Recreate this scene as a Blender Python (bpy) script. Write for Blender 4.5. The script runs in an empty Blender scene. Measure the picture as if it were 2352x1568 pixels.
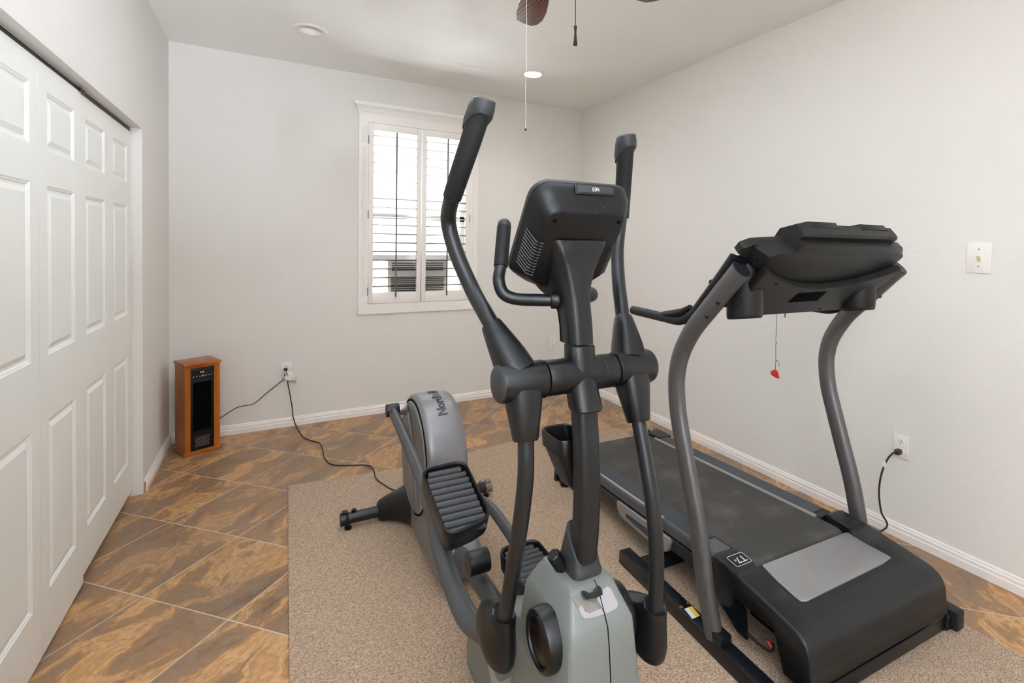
import bpy, bmesh, math, random
from mathutils import Vector, Matrix

random.seed(7)
D = bpy.data
SC = bpy.context.scene
COL = SC.collection
V3 = Vector

# ------------------------------------------------------------------ camera
CF, CX, CY = 1155.674, 1286.034, 589.997
PITCH, ROLL, YAW, CH = -0.021838, 0.015497, 0.517529, 1.397102
FW0 = V3((math.sin(YAW), math.cos(YAW), 0)); RT0 = V3((math.cos(YAW), -math.sin(YAW), 0)); UP0 = V3((0, 0, 1))
FW = FW0 * math.cos(PITCH) + UP0 * math.sin(PITCH)
U2 = -FW0 * math.sin(PITCH) + UP0 * math.cos(PITCH)
RT = RT0 * math.cos(ROLL) + U2 * math.sin(ROLL)
UPV = -RT0 * math.sin(ROLL) + U2 * math.cos(ROLL)
CAM = V3((0, 0, CH))
XL, XR, YB, HC = -0.6197, 2.6622, 4.3002, 2.74
YF = -2.1

def ray(u, v):
    return FW + RT * ((u - CX) / CF) + UPV * ((CY - v) / CF)

def hit(u, v, p, n):
    d = ray(u, v)
    return CAM + d * ((V3(p) - CAM).dot(V3(n)) / d.dot(V3(n)))

class Frame:
    """a thing's own frame: measured directions from the photograph meet the plane a part lies in"""
    def __init__(s, o, yaw):
        s.o = V3(o); s.yaw = yaw
        s.x = V3((math.cos(yaw), math.sin(yaw), 0)); s.y = V3((-math.sin(yaw), math.cos(yaw), 0)); s.z = V3((0, 0, 1))
    def loc(s, q):
        q = q - s.o
        return V3((q.dot(s.x), q.dot(s.y), q.z))
    def w(s, q):
        return s.o + s.x * q[0] + s.y * q[1] + s.z * q[2]
    def pa(s, u, v, a): return s.loc(hit(u, v, s.o + s.x * a, s.x))
    def pb(s, u, v, b): return s.loc(hit(u, v, s.o + s.y * b, s.y))
    def pz(s, u, v, z): return s.loc(hit(u, v, (0, 0, z), (0, 0, 1)))
    def pn(s, u, v, n, d):          # plane n.q = d in the thing's own frame
        n = V3(n).normalized() if False else V3(n)
        nw = s.x * n[0] + s.y * n[1] + s.z * n[2]
        p0 = s.w(n * (d / n.length_squared))
        return s.loc(hit(u, v, p0, nw))

# ------------------------------------------------------------------ materials
def new_mat(name):
    m = D.materials.new(name); m.use_nodes = True
    nt = m.node_tree; b = nt.nodes['Principled BSDF']
    return m, nt, b

def srgb(r, g, b):
    f = lambda c: (c / 255 / 12.92) if c / 255 <= 0.04045 else ((c / 255 + 0.055) / 1.055) ** 2.4
    return (f(r), f(g), f(b), 1)

def mat(name, col, rough=0.5, metal=0.0, bump=0.0, bscale=300, var=0.0, vscale=8, spec=0.5, coat=0.0, dust=None):
    m, nt, b = new_mat(name)
    b.inputs['Base Color'].default_value = col
    b.inputs['Roughness'].default_value = rough
    b.inputs['Metallic'].default_value = metal
    b.inputs['Specular IOR Level'].default_value = spec
    b.inputs['Coat Weight'].default_value = coat
    N, L = nt.nodes, nt.links
    tc = N.new('ShaderNodeTexCoord')
    if bump:
        n = N.new('ShaderNodeTexNoise'); n.inputs['Scale'].default_value = bscale; n.inputs['Detail'].default_value = 2
        L.new(tc.outputs['Object'], n.inputs['Vector'])
        bp = N.new('ShaderNodeBump'); bp.inputs['Strength'].default_value = bump; bp.inputs['Distance'].default_value = 0.002
        L.new(n.outputs['Fac'], bp.inputs['Height']); L.new(bp.outputs['Normal'], b.inputs['Normal'])
    if var:
        n = N.new('ShaderNodeTexNoise'); n.inputs['Scale'].default_value = vscale; n.inputs['Detail'].default_value = 5
        L.new(tc.outputs['Object'], n.inputs['Vector'])
        r = N.new('ShaderNodeValToRGB')
        r.color_ramp.elements[0].position = 0.3; r.color_ramp.elements[1].position = 0.7
        r.color_ramp.elements[0].color = tuple(c * (1 - var) for c in col[:3]) + (1,)
        r.color_ramp.elements[1].color = tuple(min(1, c * (1 + var)) for c in col[:3]) + (1,)
        L.new(n.outputs['Fac'], r.inputs['Fac'])
        out = r.outputs['Color']
        if dust:
            n2 = N.new('ShaderNodeTexNoise'); n2.inputs['Scale'].default_value = 5; n2.inputs['Detail'].default_value = 7
            n2.inputs['Roughness'].default_value = 0.62
            L.new(tc.outputs['Object'], n2.inputs['Vector'])
            r2 = N.new('ShaderNodeValToRGB'); r2.color_ramp.elements[0].position = 0.5; r2.color_ramp.elements[1].position = 0.78
            L.new(n2.outputs['Fac'], r2.inputs['Fac'])
            mx = N.new('ShaderNodeMix'); mx.data_type = 'RGBA'
            L.new(r2.outputs['Color'], mx.inputs[0]); L.new(out, mx.inputs[6]); mx.inputs[7].default_value = dust
            out = mx.outputs[2]
        L.new(out, b.inputs['Base Color'])
    return m

def wall_mat(name, col, strength=0.35, scale=95):
    m, nt, b = new_mat(name)
    N, L = nt.nodes, nt.links
    tc = N.new('ShaderNodeTexCoord')
    n = N.new('ShaderNodeTexNoise'); n.inputs['Scale'].default_value = scale; n.inputs['Detail'].default_value = 3; n.inputs['Roughness'].default_value = 0.55
    L.new(tc.outputs['Object'], n.inputs['Vector'])
    bp = N.new('ShaderNodeBump'); bp.inputs['Strength'].default_value = strength; bp.inputs['Distance'].default_value = 0.003
    L.new(n.outputs['Fac'], bp.inputs['Height']); L.new(bp.outputs['Normal'], b.inputs['Normal'])
    b.inputs['Base Color'].default_value = col; b.inputs['Roughness'].default_value = 0.85
    b.inputs['Specular IOR Level'].default_value = 0.25
    return m

def tile_mat():
    m, nt, b = new_mat('stone look floor tile'); N, L = nt.nodes, nt.links
    tc = N.new('ShaderNodeTexCoord')
    mp = N.new('ShaderNodeMapping'); mp.vector_type = 'TEXTURE'
    s = 0.4264
    mp.inputs['Location'].default_value = (-0.4453, 3.0858, 0); mp.inputs['Rotation'].default_value = (0, 0, -0.78303)
    mp.inputs['Scale'].default_value = (s, s, s)
    L.new(tc.outputs['Object'], mp.inputs['Vector'])
    sep = N.new('ShaderNodeSeparateXYZ'); L.new(mp.outputs['Vector'], sep.inputs[0])
    def math_(op, a, bb=None, c=None):
        k = N.new('ShaderNodeMath'); k.operation = op
        for i, x in enumerate((a, bb, c)):
            if x is None: continue
            if isinstance(x, (int, float)): k.inputs[i].default_value = x
            else: L.new(x, k.inputs[i])
        return k.outputs[0]
    fx = math_('FRACT', sep.outputs[0]); fy = math_('FRACT', sep.outputs[1])
    ix = math_('FLOOR', sep.outputs[0]); iy = math_('FLOOR', sep.outputs[1])
    ex = math_('SUBTRACT', 0.5, math_('ABSOLUTE', math_('SUBTRACT', fx, 0.5)))
    ey = math_('SUBTRACT', 0.5, math_('ABSOLUTE', math_('SUBTRACT', fy, 0.5)))
    e = math_('MINIMUM', ex, ey)
    grout = math_('LESS_THAN', e, 0.0055)
    cid = N.new('ShaderNodeCombineXYZ'); L.new(ix, cid.inputs[0]); L.new(iy, cid.inputs[1])
    wn = N.new('ShaderNodeTexWhiteNoise'); wn.noise_dimensions = '3D'; L.new(cid.outputs[0], wn.inputs['Vector'])
    # few print variants: offset per tile
    off = N.new('ShaderNodeVectorMath'); off.operation = 'SCALE'; L.new(wn.outputs['Color'], off.inputs[0]); off.inputs['Scale'].default_value = 9
    loc = N.new('ShaderNodeCombineXYZ'); L.new(fx, loc.inputs[0]); L.new(fy, loc.inputs[1])
    add = N.new('ShaderNodeVectorMath'); add.operation = 'ADD'; L.new(loc.outputs[0], add.inputs[0]); L.new(off.outputs[0], add.inputs[1])
    # warp
    w = N.new('ShaderNodeTexNoise'); w.inputs['Scale'].default_value = 1.3; w.inputs['Detail'].default_value = 2; L.new(add.outputs[0], w.inputs['Vector'])
    ws = N.new('ShaderNodeVectorMath'); ws.operation = 'SCALE'; L.new(w.outputs['Color'], ws.inputs[0]); ws.inputs['Scale'].default_value = 0.55
    a2 = N.new('ShaderNodeVectorMath'); a2.operation = 'ADD'; L.new(add.outputs[0], a2.inputs[0]); L.new(ws.outputs[0], a2.inputs[1])
    st = N.new('ShaderNodeMapping'); st.inputs['Rotation'].default_value = (0, 0, 0.12); st.inputs['Scale'].default_value = (2.3, 0.85, 1)
    L.new(a2.outputs[0], st.inputs['Vector'])
    n1 = N.new('ShaderNodeTexNoise'); n1.inputs['Scale'].default_value = 1.15; n1.inputs['Detail'].default_value = 9; n1.inputs['Roughness'].default_value = 0.68
    n1.inputs['Distortion'].default_value = 0.4
    L.new(st.outputs[0], n1.inputs['Vector'])
    r = N.new('ShaderNodeValToRGB'); cr = r.color_ramp
    cr.elements[0].position = 0.30; cr.elements[0].color = srgb(96, 72, 52)
    cr.elements[1].position = 0.76; cr.elements[1].color = srgb(226, 190, 144)
    for p, c in ((0.38, srgb(124, 92, 62)), (0.45, srgb(134, 110, 88)), (0.51, srgb(146, 108, 72)), (0.57, srgb(196, 154, 108)), (0.60, srgb(164, 122, 82)), (0.67, srgb(192, 150, 108))):
        q = cr.elements.new(p); q.color = c
    L.new(n1.outputs['Fac'], r.inputs['Fac'])
    n2 = N.new('ShaderNodeTexNoise'); n2.inputs['Scale'].default_value = 1.1; n2.inputs['Detail'].default_value = 3; L.new(a2.outputs[0], n2.inputs['Vector'])
    r2 = N.new('ShaderNodeValToRGB'); r2.color_ramp.elements[0].position = 0.42; r2.color_ramp.elements[1].position = 0.62
    L.new(n2.outputs['Fac'], r2.inputs['Fac'])
    mx0 = N.new('ShaderNodeMix'); mx0.data_type = 'RGBA'; mx0.blend_type = 'MIX'
    k = math_('MULTIPLY', r2.outputs['Color'], 0.36); L.new(k, mx0.inputs[0]); L.new(r.outputs['Color'], mx0.inputs[6]); mx0.inputs[7].default_value = srgb(122, 106, 94)
    # fine stone speck
    n3 = N.new('ShaderNodeTexNoise'); n3.inputs['Scale'].default_value = 45; n3.inputs['Detail'].default_value = 4; L.new(tc.outputs['Object'], n3.inputs['Vector'])
    hs = N.new('ShaderNodeHueSaturation'); hs.inputs['Saturation'].default_value = 1.04; L.new(mx0.outputs[2], hs.inputs['Color'])
    L.new(math_('ADD', math_('MULTIPLY', n3.outputs['Fac'], 0.6), math_('ADD', 0.60, math_('MULTIPLY', wn.outputs['Value'], 0.16))), hs.inputs['Value'])
    mx = N.new('ShaderNodeMix'); mx.data_type = 'RGBA'
    L.new(grout, mx.inputs[0]); L.new(hs.outputs['Color'], mx.inputs[6]); mx.inputs[7].default_value = srgb(196, 178, 156)
    L.new(mx.outputs[2], b.inputs['Base Color'])
    L.new(math_('ADD', math_('MULTIPLY', grout, 0.3), math_('ADD', 0.24, math_('MULTIPLY', n1.outputs['Fac'], 0.22))), b.inputs['Roughness'])
    bp = N.new('ShaderNodeBump'); bp.inputs['Strength'].default_value = 0.35; bp.inputs['Distance'].default_value = 0.002
    hgt = math_('SUBTRACT', math_('MULTIPLY', n1.outputs['Fac'], 0.7), math_('MULTIPLY', grout, 0.9))
    L.new(hgt, bp.inputs['Height']); L.new(bp.outputs['Normal'], b.inputs['Normal'])
    return m

def carpet_mat():
    m, nt, b = new_mat('looped taupe carpet'); N, L = nt.nodes, nt.links
    tc = N.new('ShaderNodeTexCoord')
    mp = N.new('ShaderNodeMapping'); mp.inputs['Scale'].default_value = (1, 2.3, 1); L.new(tc.outputs['Object'], mp.inputs['Vector'])
    n = N.new('ShaderNodeTexNoise'); n.inputs['Scale'].default_value = 130; n.inputs['Detail'].default_value = 4; n.inputs['Roughness'].default_value = 0.75
    L.new(mp.outputs[0], n.inputs['Vector'])
    r = N.new('ShaderNodeValToRGB'); cr = r.color_ramp
    cr.elements[0].position = 0.36; cr.elements[0].color = srgb(112, 88, 66)
    cr.elements[1].position = 0.66; cr.elements[1].color = srgb(226, 200, 170)
    q = cr.elements.new(0.5); q.color = srgb(178, 150, 122)
    L.new(n.outputs['Fac'], r.inputs['Fac'])
    L.new(r.outputs['Color'], b.inputs['Base Color'])
    b.inputs['Roughness'].default_value = 0.95; b.inputs['Specular IOR Level'].default_value = 0.1
    b.inputs['Sheen Weight'].default_value = 0.2
    bp = N.new('ShaderNodeBump'); bp.inputs['Strength'].default_value = 0.8; bp.inputs['Distance'].default_value = 0.006
    L.new(n.outputs['Fac'], bp.inputs['Height']); L.new(bp.outputs['Normal'], b.inputs['Normal'])
    return m

def wood_mat(name, c1, c2, scale=(1, 1, 14), rough=0.35, rings=False):
    m, nt, b = new_mat(name); N, L = nt.nodes, nt.links
    tc = N.new('ShaderNodeTexCoord'); mp = N.new('ShaderNodeMapping'); mp.inputs['Scale'].default_value = scale
    L.new(tc.outputs['Object'], mp.inputs['Vector'])
    n = N.new('ShaderNodeTexNoise'); n.inputs['Scale'].default_value = 4; n.inputs['Detail'].default_value = 6; n.inputs['Distortion'].default_value = 1.2
    L.new(mp.outputs[0], n.inputs['Vector'])
    src = n.outputs['Fac']
    if rings:
        w = N.new('ShaderNodeTexWave'); w.inputs['Scale'].default_value = 2.2; w.inputs['Distortion'].default_value = 12; w.inputs['Detail'].default_value = 2
        w.inputs['Detail Scale'].default_value = 0.6
        L.new(mp.outputs[0], w.inputs['Vector']); src = w.outputs['Fac']
    r = N.new('ShaderNodeValToRGB'); r.color_ramp.elements[0].position = 0.3; r.color_ramp.elements[1].position = 0.75
    r.color_ramp.elements[0].color = c1; r.color_ramp.elements[1].color = c2
    L.new(src, r.inputs['Fac']); L.new(r.outputs['Color'], b.inputs['Base Color'])
    b.inputs['Roughness'].default_value = rough
    return m

def emit_mat(name, col, s):
    m, nt, b = new_mat(name)
    b.inputs['Base Color'].default_value = col
    b.inputs['Emission Color'].default_value = col; b.inputs['Emission Strength'].default_value = s
    return m

M = {}
M['wall'] = wall_mat('painted wall', srgb(225, 222, 216), 0.22, 85)
M['wallR'] = wall_mat('painted orange peel wall', srgb(225, 222, 216), 0.42, 75)
M['ceil'] = wall_mat('painted ceiling', srgb(243, 243, 239), 0.12, 90)
M['tile'] = tile_mat()
M['carpet'] = carpet_mat()
M['trim'] = mat('white trim paint', srgb(240, 235, 230), 0.4)
M['door'] = mat('white door paint', srgb(236, 236, 230), 0.45, bump=0.05, bscale=500)
M['drywall_raw'] = mat('bare wood end', srgb(176, 124, 92), 0.8)
M['darkmetal'] = mat('dark track metal', srgb(40, 38, 34), 0.4, 0.6)
M['shutter'] = mat('white shutter paint', srgb(242, 238, 232), 0.38)
M['louver'] = mat('louver backlit shade', srgb(92, 90, 87), 0.5)  # white louvers and tilt rods, backlit shade put into the grey
M['vinyl'] = mat('white vinyl', srgb(238, 238, 234), 0.4)
M['acwhite'] = mat('off white plastic', srgb(226, 224, 216), 0.5)
M['acdark'] = mat('grille dark', srgb(60, 58, 54), 0.6)
M['plate'] = mat('white wall plate', srgb(236, 232, 226), 0.35)
M['slot'] = mat('outlet slot black', srgb(25, 22, 20), 0.6)
M['ivory'] = mat('tan toggle', srgb(196, 172, 130), 0.4)
M['cord'] = mat('black cord rubber', srgb(30, 26, 24), 0.5)
M['paper'] = mat('white paper tag', srgb(236, 232, 226), 0.8)
M['tagyellow'] = mat('yellow tag ink', srgb(222, 190, 60), 0.7)
M['heatwood'] = wood_mat('honey oak veneer', srgb(138, 70, 16), srgb(178, 100, 30), (2, 2, 0.35), 0.3)
M['black'] = mat('satin black plastic', srgb(9, 10, 12), 0.36, spec=0.35, bump=0.05, bscale=900)
M['gloss'] = mat('gloss black plastic', srgb(14, 15, 17), 0.2)
M['matte'] = mat('flat black', srgb(5, 5, 6), 0.9, spec=0.1)
M['white'] = mat('white print', srgb(225, 225, 225), 0.6)
M['red'] = mat('red plastic', srgb(176, 40, 36), 0.25, coat=0.4)
M['redled'] = emit_mat('red display segments', (1, 0.05, 0.02, 1), 1.5)
M['eplastic'] = mat('charcoal machine plastic', srgb(13, 15, 17), 0.34, spec=0.42, bump=0.06, bscale=800, var=0.08, vscale=20)
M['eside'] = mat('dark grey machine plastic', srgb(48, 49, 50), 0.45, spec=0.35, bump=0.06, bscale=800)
M['etube'] = mat('powder coated charcoal steel', srgb(24, 26, 28), 0.32, 0.1, spec=0.5, var=0.06, vscale=30)
M['earm'] = mat('grey pedal arm steel', srgb(74, 75, 76), 0.38, 0.3, var=0.06, vscale=30)
M['tread'] = mat('ribbed grey rubber tread', srgb(52, 53, 54), 0.45, spec=0.45)
M['egrip'] = mat('black foam grip', srgb(22, 23, 24), 0.6, spec=0.3, bump=0.1, bscale=900)
M['silver'] = mat('silver painted shroud', srgb(122, 120, 122), 0.36, 0.45, var=0.04, vscale=30)
M['hgrey'] = mat('grey painted plastic', srgb(116, 120, 117), 0.45, 0.1, bump=0.04, bscale=700)
M['hlight'] = mat('light grey inset', srgb(164, 161, 162), 0.45, 0.1)
M['steel'] = mat('dull steel', srgb(150, 146, 142), 0.35, 0.8)
M['dirty'] = mat('worn tan tube', srgb(128, 118, 104), 0.6, 0.2, var=0.3, vscale=40)
M['tpost'] = mat('metallic grey upright', srgb(90, 88, 88), 0.36, 0.5)
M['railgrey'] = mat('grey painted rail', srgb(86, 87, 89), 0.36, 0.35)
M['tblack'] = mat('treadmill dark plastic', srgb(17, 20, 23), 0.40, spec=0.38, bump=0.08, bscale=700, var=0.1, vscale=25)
M['tunder'] = mat('treadmill console shell', srgb(22, 22, 22), 0.48, spec=0.32, bump=0.08, bscale=700)
M['tsilver'] = mat('brushed silver panel', srgb(150, 148, 147), 0.4, 0.5, var=0.05, vscale=6)
M['belt'] = mat('worn black belt', srgb(54, 52, 49), 0.8, bump=0.3, bscale=600, var=0.12, vscale=5, dust=srgb(86, 82, 74))
M['strip'] = mat('foot rail rubber', srgb(56, 61, 66), 0.6)
M['tframe'] = mat('black enamel frame', srgb(16, 19, 23), 0.3, spec=0.4, bump=0.05, bscale=200, var=0.2, vscale=60)
M['bolt'] = mat('rusty bolt', srgb(122, 72, 50), 0.6, 0.4)
M['fanblade'] = wood_mat('walnut fan blade', srgb(58, 30, 18), srgb(126, 70, 44), (9, 2.2, 1), 0.35, True)
M['bronze'] = mat('oil rubbed bronze', srgb(40, 28, 22), 0.35, 0.7)
M['bowl'] = mat('frosted bowl', srgb(230, 225, 215), 0.4)
M['string'] = mat('white string', srgb(210, 205, 196), 0.8)
M['lamp_on'] = emit_mat('lit lamp lens', (1, 0.95, 0.9, 1), 14)
M['stucco'] = mat('white stucco', srgb(235, 232, 225), 0.9)
M['grass'] = mat('dry yard', srgb(190, 180, 160), 0.95)
M['siding'] = mat('pale siding', srgb(242, 241, 238), 0.9)
M['roof'] = mat('pale roof', srgb(226, 222, 216), 0.9)

def curtain_mat():
    m, nt, b = new_mat('translucent accordion panel')
    b.inputs['Base Color'].default_value = srgb(236, 234, 226); b.inputs['Roughness'].default_value = 0.7
    t = nt.nodes.new('ShaderNodeBsdfTranslucent'); t.inputs['Color'].default_value = srgb(240, 238, 230)
    x = nt.nodes.new('ShaderNodeMixShader'); x.inputs[0].default_value = 0.6
    o = [n for n in nt.nodes if n.type == 'OUTPUT_MATERIAL'][0]
    nt.links.new(b.outputs[0], x.inputs[1]); nt.links.new(t.outputs[0], x.inputs[2]); nt.links.new(x.outputs[0], o.inputs[0])
    return m
M['curtain'] = curtain_mat()
def glass_mat():
    m = D.materials.new('window glass'); m.use_nodes = True; nt = m.node_tree; nt.nodes.clear()
    o = nt.nodes.new('ShaderNodeOutputMaterial'); t = nt.nodes.new('ShaderNodeBsdfTransparent'); g = nt.nodes.new('ShaderNodeBsdfGlossy')
    g.inputs['Roughness'].default_value = 0.02; x = nt.nodes.new('ShaderNodeMixShader'); x.inputs[0].default_value = 0.06
    nt.links.new(t.outputs[0], x.inputs[1]); nt.links.new(g.outputs[0], x.inputs[2]); nt.links.new(x.outputs[0], o.inputs[0])
    return m
M['glass'] = glass_mat()

# ------------------------------------------------------------------ mesh builder
def crom(P, sub):
    """Catmull-Rom through a list of tuples of any length"""
    P = [tuple(p) for p in P]; n = len(P); out = []
    for i in range(n - 1):
        p0 = P[i - 1] if i else tuple(2 * a - b for a, b in zip(P[0], P[1]))
        p1, p2 = P[i], P[i + 1]
        p3 = P[i + 2] if i + 2 < n else tuple(2 * a - b for a, b in zip(P[-1], P[-2]))
        for k in range(sub):
            t = k / sub
            out.append(tuple(0.5 * ((2 * b) + (-a + c) * t + (2 * a - 5 * b + 4 * c - d) * t * t + (-a + 3 * b - 3 * c + d) * t ** 3)
                             for a, b, c, d in zip(p0, p1, p2, p3)))
    out.append(P[-1])
    return out

def rrect(w, h, r, n=4, cx=0, cy=0):
    """rounded rectangle outline, counter-clockwise"""
    pts = []
    r = min(r, w / 2 - 1e-5, h / 2 - 1e-5)
    for sx, sy, a0 in ((1, 1, 0), (-1, 1, 90), (-1, -1, 180), (1, -1, 270)):
        for k in range(n + 1):
            a = math.radians(a0 + 90 * k / n)
            pts.append((cx + sx * (w / 2 - r) + r * math.cos(a), cy + sy * (h / 2 - r) + r * math.sin(a)))
    return pts

def fillet(P, r, n=4):
    """round the corners of a polygon"""
    out = []; m = len(P)
    for i in range(m):
        p = Vector(P[i]).to_2d(); a = (Vector(P[i - 1]).to_2d() - p); b = (Vector(P[(i + 1) % m]).to_2d() - p)
        rr = r[i] if isinstance(r, (list, tuple)) else r
        d = min(rr, a.length * 0.45, b.length * 0.45)
        q0 = p + a.normalized() * d; q1 = p + b.normalized() * d
        for k in range(n + 1):
            t = k / n
            out.append(tuple(q0 * (1 - t) ** 2 + p * 2 * t * (1 - t) + q1 * t * t))
    return out

class MB:
    def __init__(s):
        s.bm = bmesh.new()
    def face(s, vs):
        try: return s.bm.faces.new(vs)
        except ValueError: return None
    def loft(s, rings, caps=True, close=True):
        R = [[s.bm.verts.new(V3(p)) for p in ring] for ring in rings]
        n = len(R[0])
        for i in range(len(R) - 1):
            for k in range(n if close else n - 1):
                s.face((R[i][k], R[i][(k + 1) % n], R[i + 1][(k + 1) % n], R[i + 1][k]))
        if caps and close:
            s.face(list(reversed(R[0]))); s.face(R[-1])
        return s
    def box(s, c, d, rot=None, bev=0.0):
        c = V3(c); hx, hy, hz = d[0] / 2, d[1] / 2, d[2] / 2
        tmp = bmesh.new()
        vs = [tmp.verts.new((x * hx, y * hy, z * hz)) for x in (-1, 1) for y in (-1, 1) for z in (-1, 1)]
        for f in ((0, 1, 3, 2), (4, 6, 7, 5), (0, 4, 5, 1), (2, 3, 7, 6), (0, 2, 6, 4), (1, 5, 7, 3)):
            tmp.faces.new([vs[i] for i in f])
        if bev:
            bmesh.ops.bevel(tmp, geom=list(tmp.edges), offset=bev, segments=2, profile=0.5, affect='EDGES')
        mt = Matrix.Translation(c) @ (rot.to_4x4() if rot else Matrix.Identity(4))
        mp = {v: s.bm.verts.new(mt @ v.co) for v in tmp.verts}
        for f in tmp.faces: s.face([mp[v] for v in f.verts])
        tmp.free(); return s
    def prism(s, outline, f0, f1, inset=0.0):
        """outline of 2-D points, f0/f1 map (u,v)->3-D at both ends"""
        return s.loft([[f0(*p) for p in outline], [f1(*p) for p in outline]])
    def tube(s, pts, r, n=16, sub=6, spline=True, caps=True, flat=None, ref=None, dome=False, exp=2.0):
        P = [tuple(V3(p)) + ((r[i] if isinstance(r, (list, tuple)) else r),) for i, p in enumerate(pts)]
        if spline and len(P) > 2: P = crom(P, sub)
        C = [V3(p[:3]) for p in P]; Rr = [p[3] for p in P]
        T = []
        for i in range(len(C)):
            a = C[max(i - 1, 0)]; b = C[min(i + 1, len(C) - 1)]
            T.append((b - a).normalized())
        rings = []; nrm = None
        for i, c in enumerate(C):
            t = T[i]
            if ref is not None:
                nn = V3(ref); nn = (nn - t * nn.dot(t)).normalized()
            elif nrm is None:
                nn = t.orthogonal().normalized()
            else:
                nn = (nrm - t * nrm.dot(t)).normalized()
            nrm = nn; bb = t.cross(nn)
            fx, fy = flat or (1, 1)
            ring = []
            for k in range(n):
                a = 2 * math.pi * k / n
                ca, sa = math.cos(a), math.sin(a)
                if exp != 2.0:
                    ca = math.copysign(abs(ca) ** (2 / exp), ca); sa = math.copysign(abs(sa) ** (2 / exp), sa)
                ring.append(c + nn * (ca * Rr[i] * fx) + bb * (sa * Rr[i] * fy))
            rings.append((c, ring, t, Rr[i]))
        out = []
        if dome:
            c, ring, t, rr = rings[0]
            for k in (3, 2, 1):
                a = math.radians(90 * k / 3.3); out.append([c + (p - c) * math.cos(a) - t * rr * math.sin(a) for p in ring])
        out += [x[1] for x in rings]
        if dome:
            c, ring, t, rr = rings[-1]
            for k in (1, 2, 3):
                a = math.radians(90 * k / 3.3); out.append([c + (p - c) * math.cos(a) + t * rr * math.sin(a) for p in ring])
        return s.loft(out, caps=caps)
    def lathe(s, prof, o, ax, n=28, caps=True):
        """prof: (radius, height) list about axis ax from o"""
        o = V3(o); ax = V3(ax).normalized(); e = ax.orthogonal().normalized(); f = ax.cross(e)
        return s.loft([[o + ax * h + (e * math.cos(2 * math.pi * k / n) + f * math.sin(2 * math.pi * k / n)) * max(r, 1e-4) for k in range(n)] for r, h in prof], caps=caps)
    def build(s, name, m, parent=None, origin=None, bevel=0.0, seg=2, smooth=True, ang=32):
        bm = s.bm
        bmesh.ops.remove_doubles(bm, verts=bm.verts, dist=1e-6)
        bmesh.ops.recalc_face_normals(bm, faces=bm.faces)
        if bevel:
            es = [e for e in bm.edges if len(e.link_faces) == 2 and e.calc_face_angle(0) > math.radians(30)]
            bmesh.ops.bevel(bm, geom=es, offset=bevel, segments=seg, profile=0.5, affect='EDGES', clamp_overlap=True)
        if origin is not None:
            bmesh.ops.translate(bm, verts=bm.verts, vec=-V3(origin))
        me = D.meshes.new(name); bm.to_mesh(me); bm.free()
        if smooth:
            me.shade_smooth()
            me.set_sharp_from_angle(angle=math.radians(ang))
        me.materials.append(m if not isinstance(m, str) else M[m])
        o = D.objects.new(name, me); COL.objects.link(o)
        if parent: o.parent = parent
        if origin is not None: o.location = V3(origin)
        return o

def tag(o, label=None, cat=None, group=None, kind=None):
    if label: o['label'] = label
    if cat: o['category'] = cat
    if group: o['group'] = group
    if kind: o['kind'] = kind
    return o

def thing(name, loc, yaw, label, cat, group=None, kind=None):
    o = D.objects.new(name, None); COL.objects.link(o)
    o.location = loc; o.rotation_euler = (0, 0, yaw); o.empty_display_size = 0.1
    return tag(o, label, cat, group, kind)

def struct(o): return tag(o, kind='structure')

def text_into(mb, s, size, mtx, extrude=0.0006, align='CENTER', bold=0.0):
    cu = D.curves.new('lettering', 'FONT'); cu.body = s; cu.size = size; cu.extrude = extrude
    cu.align_x = align; cu.align_y = 'CENTER'; cu.resolution_u = 4; cu.offset = bold
    ob = D.objects.new('lettering', cu); COL.objects.link(ob)
    dg = bpy.context.evaluated_depsgraph_get(); dg.update()
    me = D.meshes.new_from_object(ob.evaluated_get(dg))
    me.transform(mtx); mb.bm.from_mesh(me)
    D.objects.remove(ob); D.curves.remove(cu); D.meshes.remove(me)

def basis(o, x, y):
    x = V3(x).normalized(); y = V3(y); y = (y - x * y.dot(x)).normalized(); z = x.cross(y)
    m = Matrix.Identity(4)
    for i in range(3): m[i][0], m[i][1], m[i][2], m[i][3] = x[i], y[i], z[i], o[i]
    return m

# ================================================================== THE ROOM
T = 0.14
b = MB(); b.box(((XL + XR) / 2 - 0.2, (YF + YB) / 2, -0.05), (XR - XL + 1.6, YB - YF + 0.6, 0.1)); struct(b.build('floor', 'tile', smooth=False))
b = MB()
# ceiling with two openings for the recessed lamps (octagon-free: lamp cans sit in round-trimmed square holes)
b.box(((XL + XR) / 2, (YF + YB) / 2, HC + 0.19), (XR - XL + 0.4, YB - YF + 0.4, 0.1))
LAMPS = [(0.200, 3.588), (1.762, 3.568)]
hs = 0.068
ys = [YF - T, 3.578 - hs, 3.578 + hs, YB + T]
b.box(((XL + XR) / 2, (ys[0] + ys[1]) / 2, HC + 0.07), (XR - XL + 2 * T, ys[1] - ys[0], 0.14))
b.box(((XL + XR) / 2, (ys[2] + ys[3]) / 2, HC + 0.07), (XR - XL + 2 * T, ys[3] - ys[2], 0.14))
xs = [XL - T, LAMPS[0][0] - hs, LAMPS[0][0] + hs, LAMPS[1][0] - hs, LAMPS[1][0] + hs, XR + T]
for i in (0, 2, 4):
    b.box(((xs[i] + xs[i + 1]) / 2, 3.578, HC + 0.07), (xs[i + 1] - xs[i], 2 * hs, 0.14))
struct(b.build('ceiling', 'ceil', smooth=False))

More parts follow.
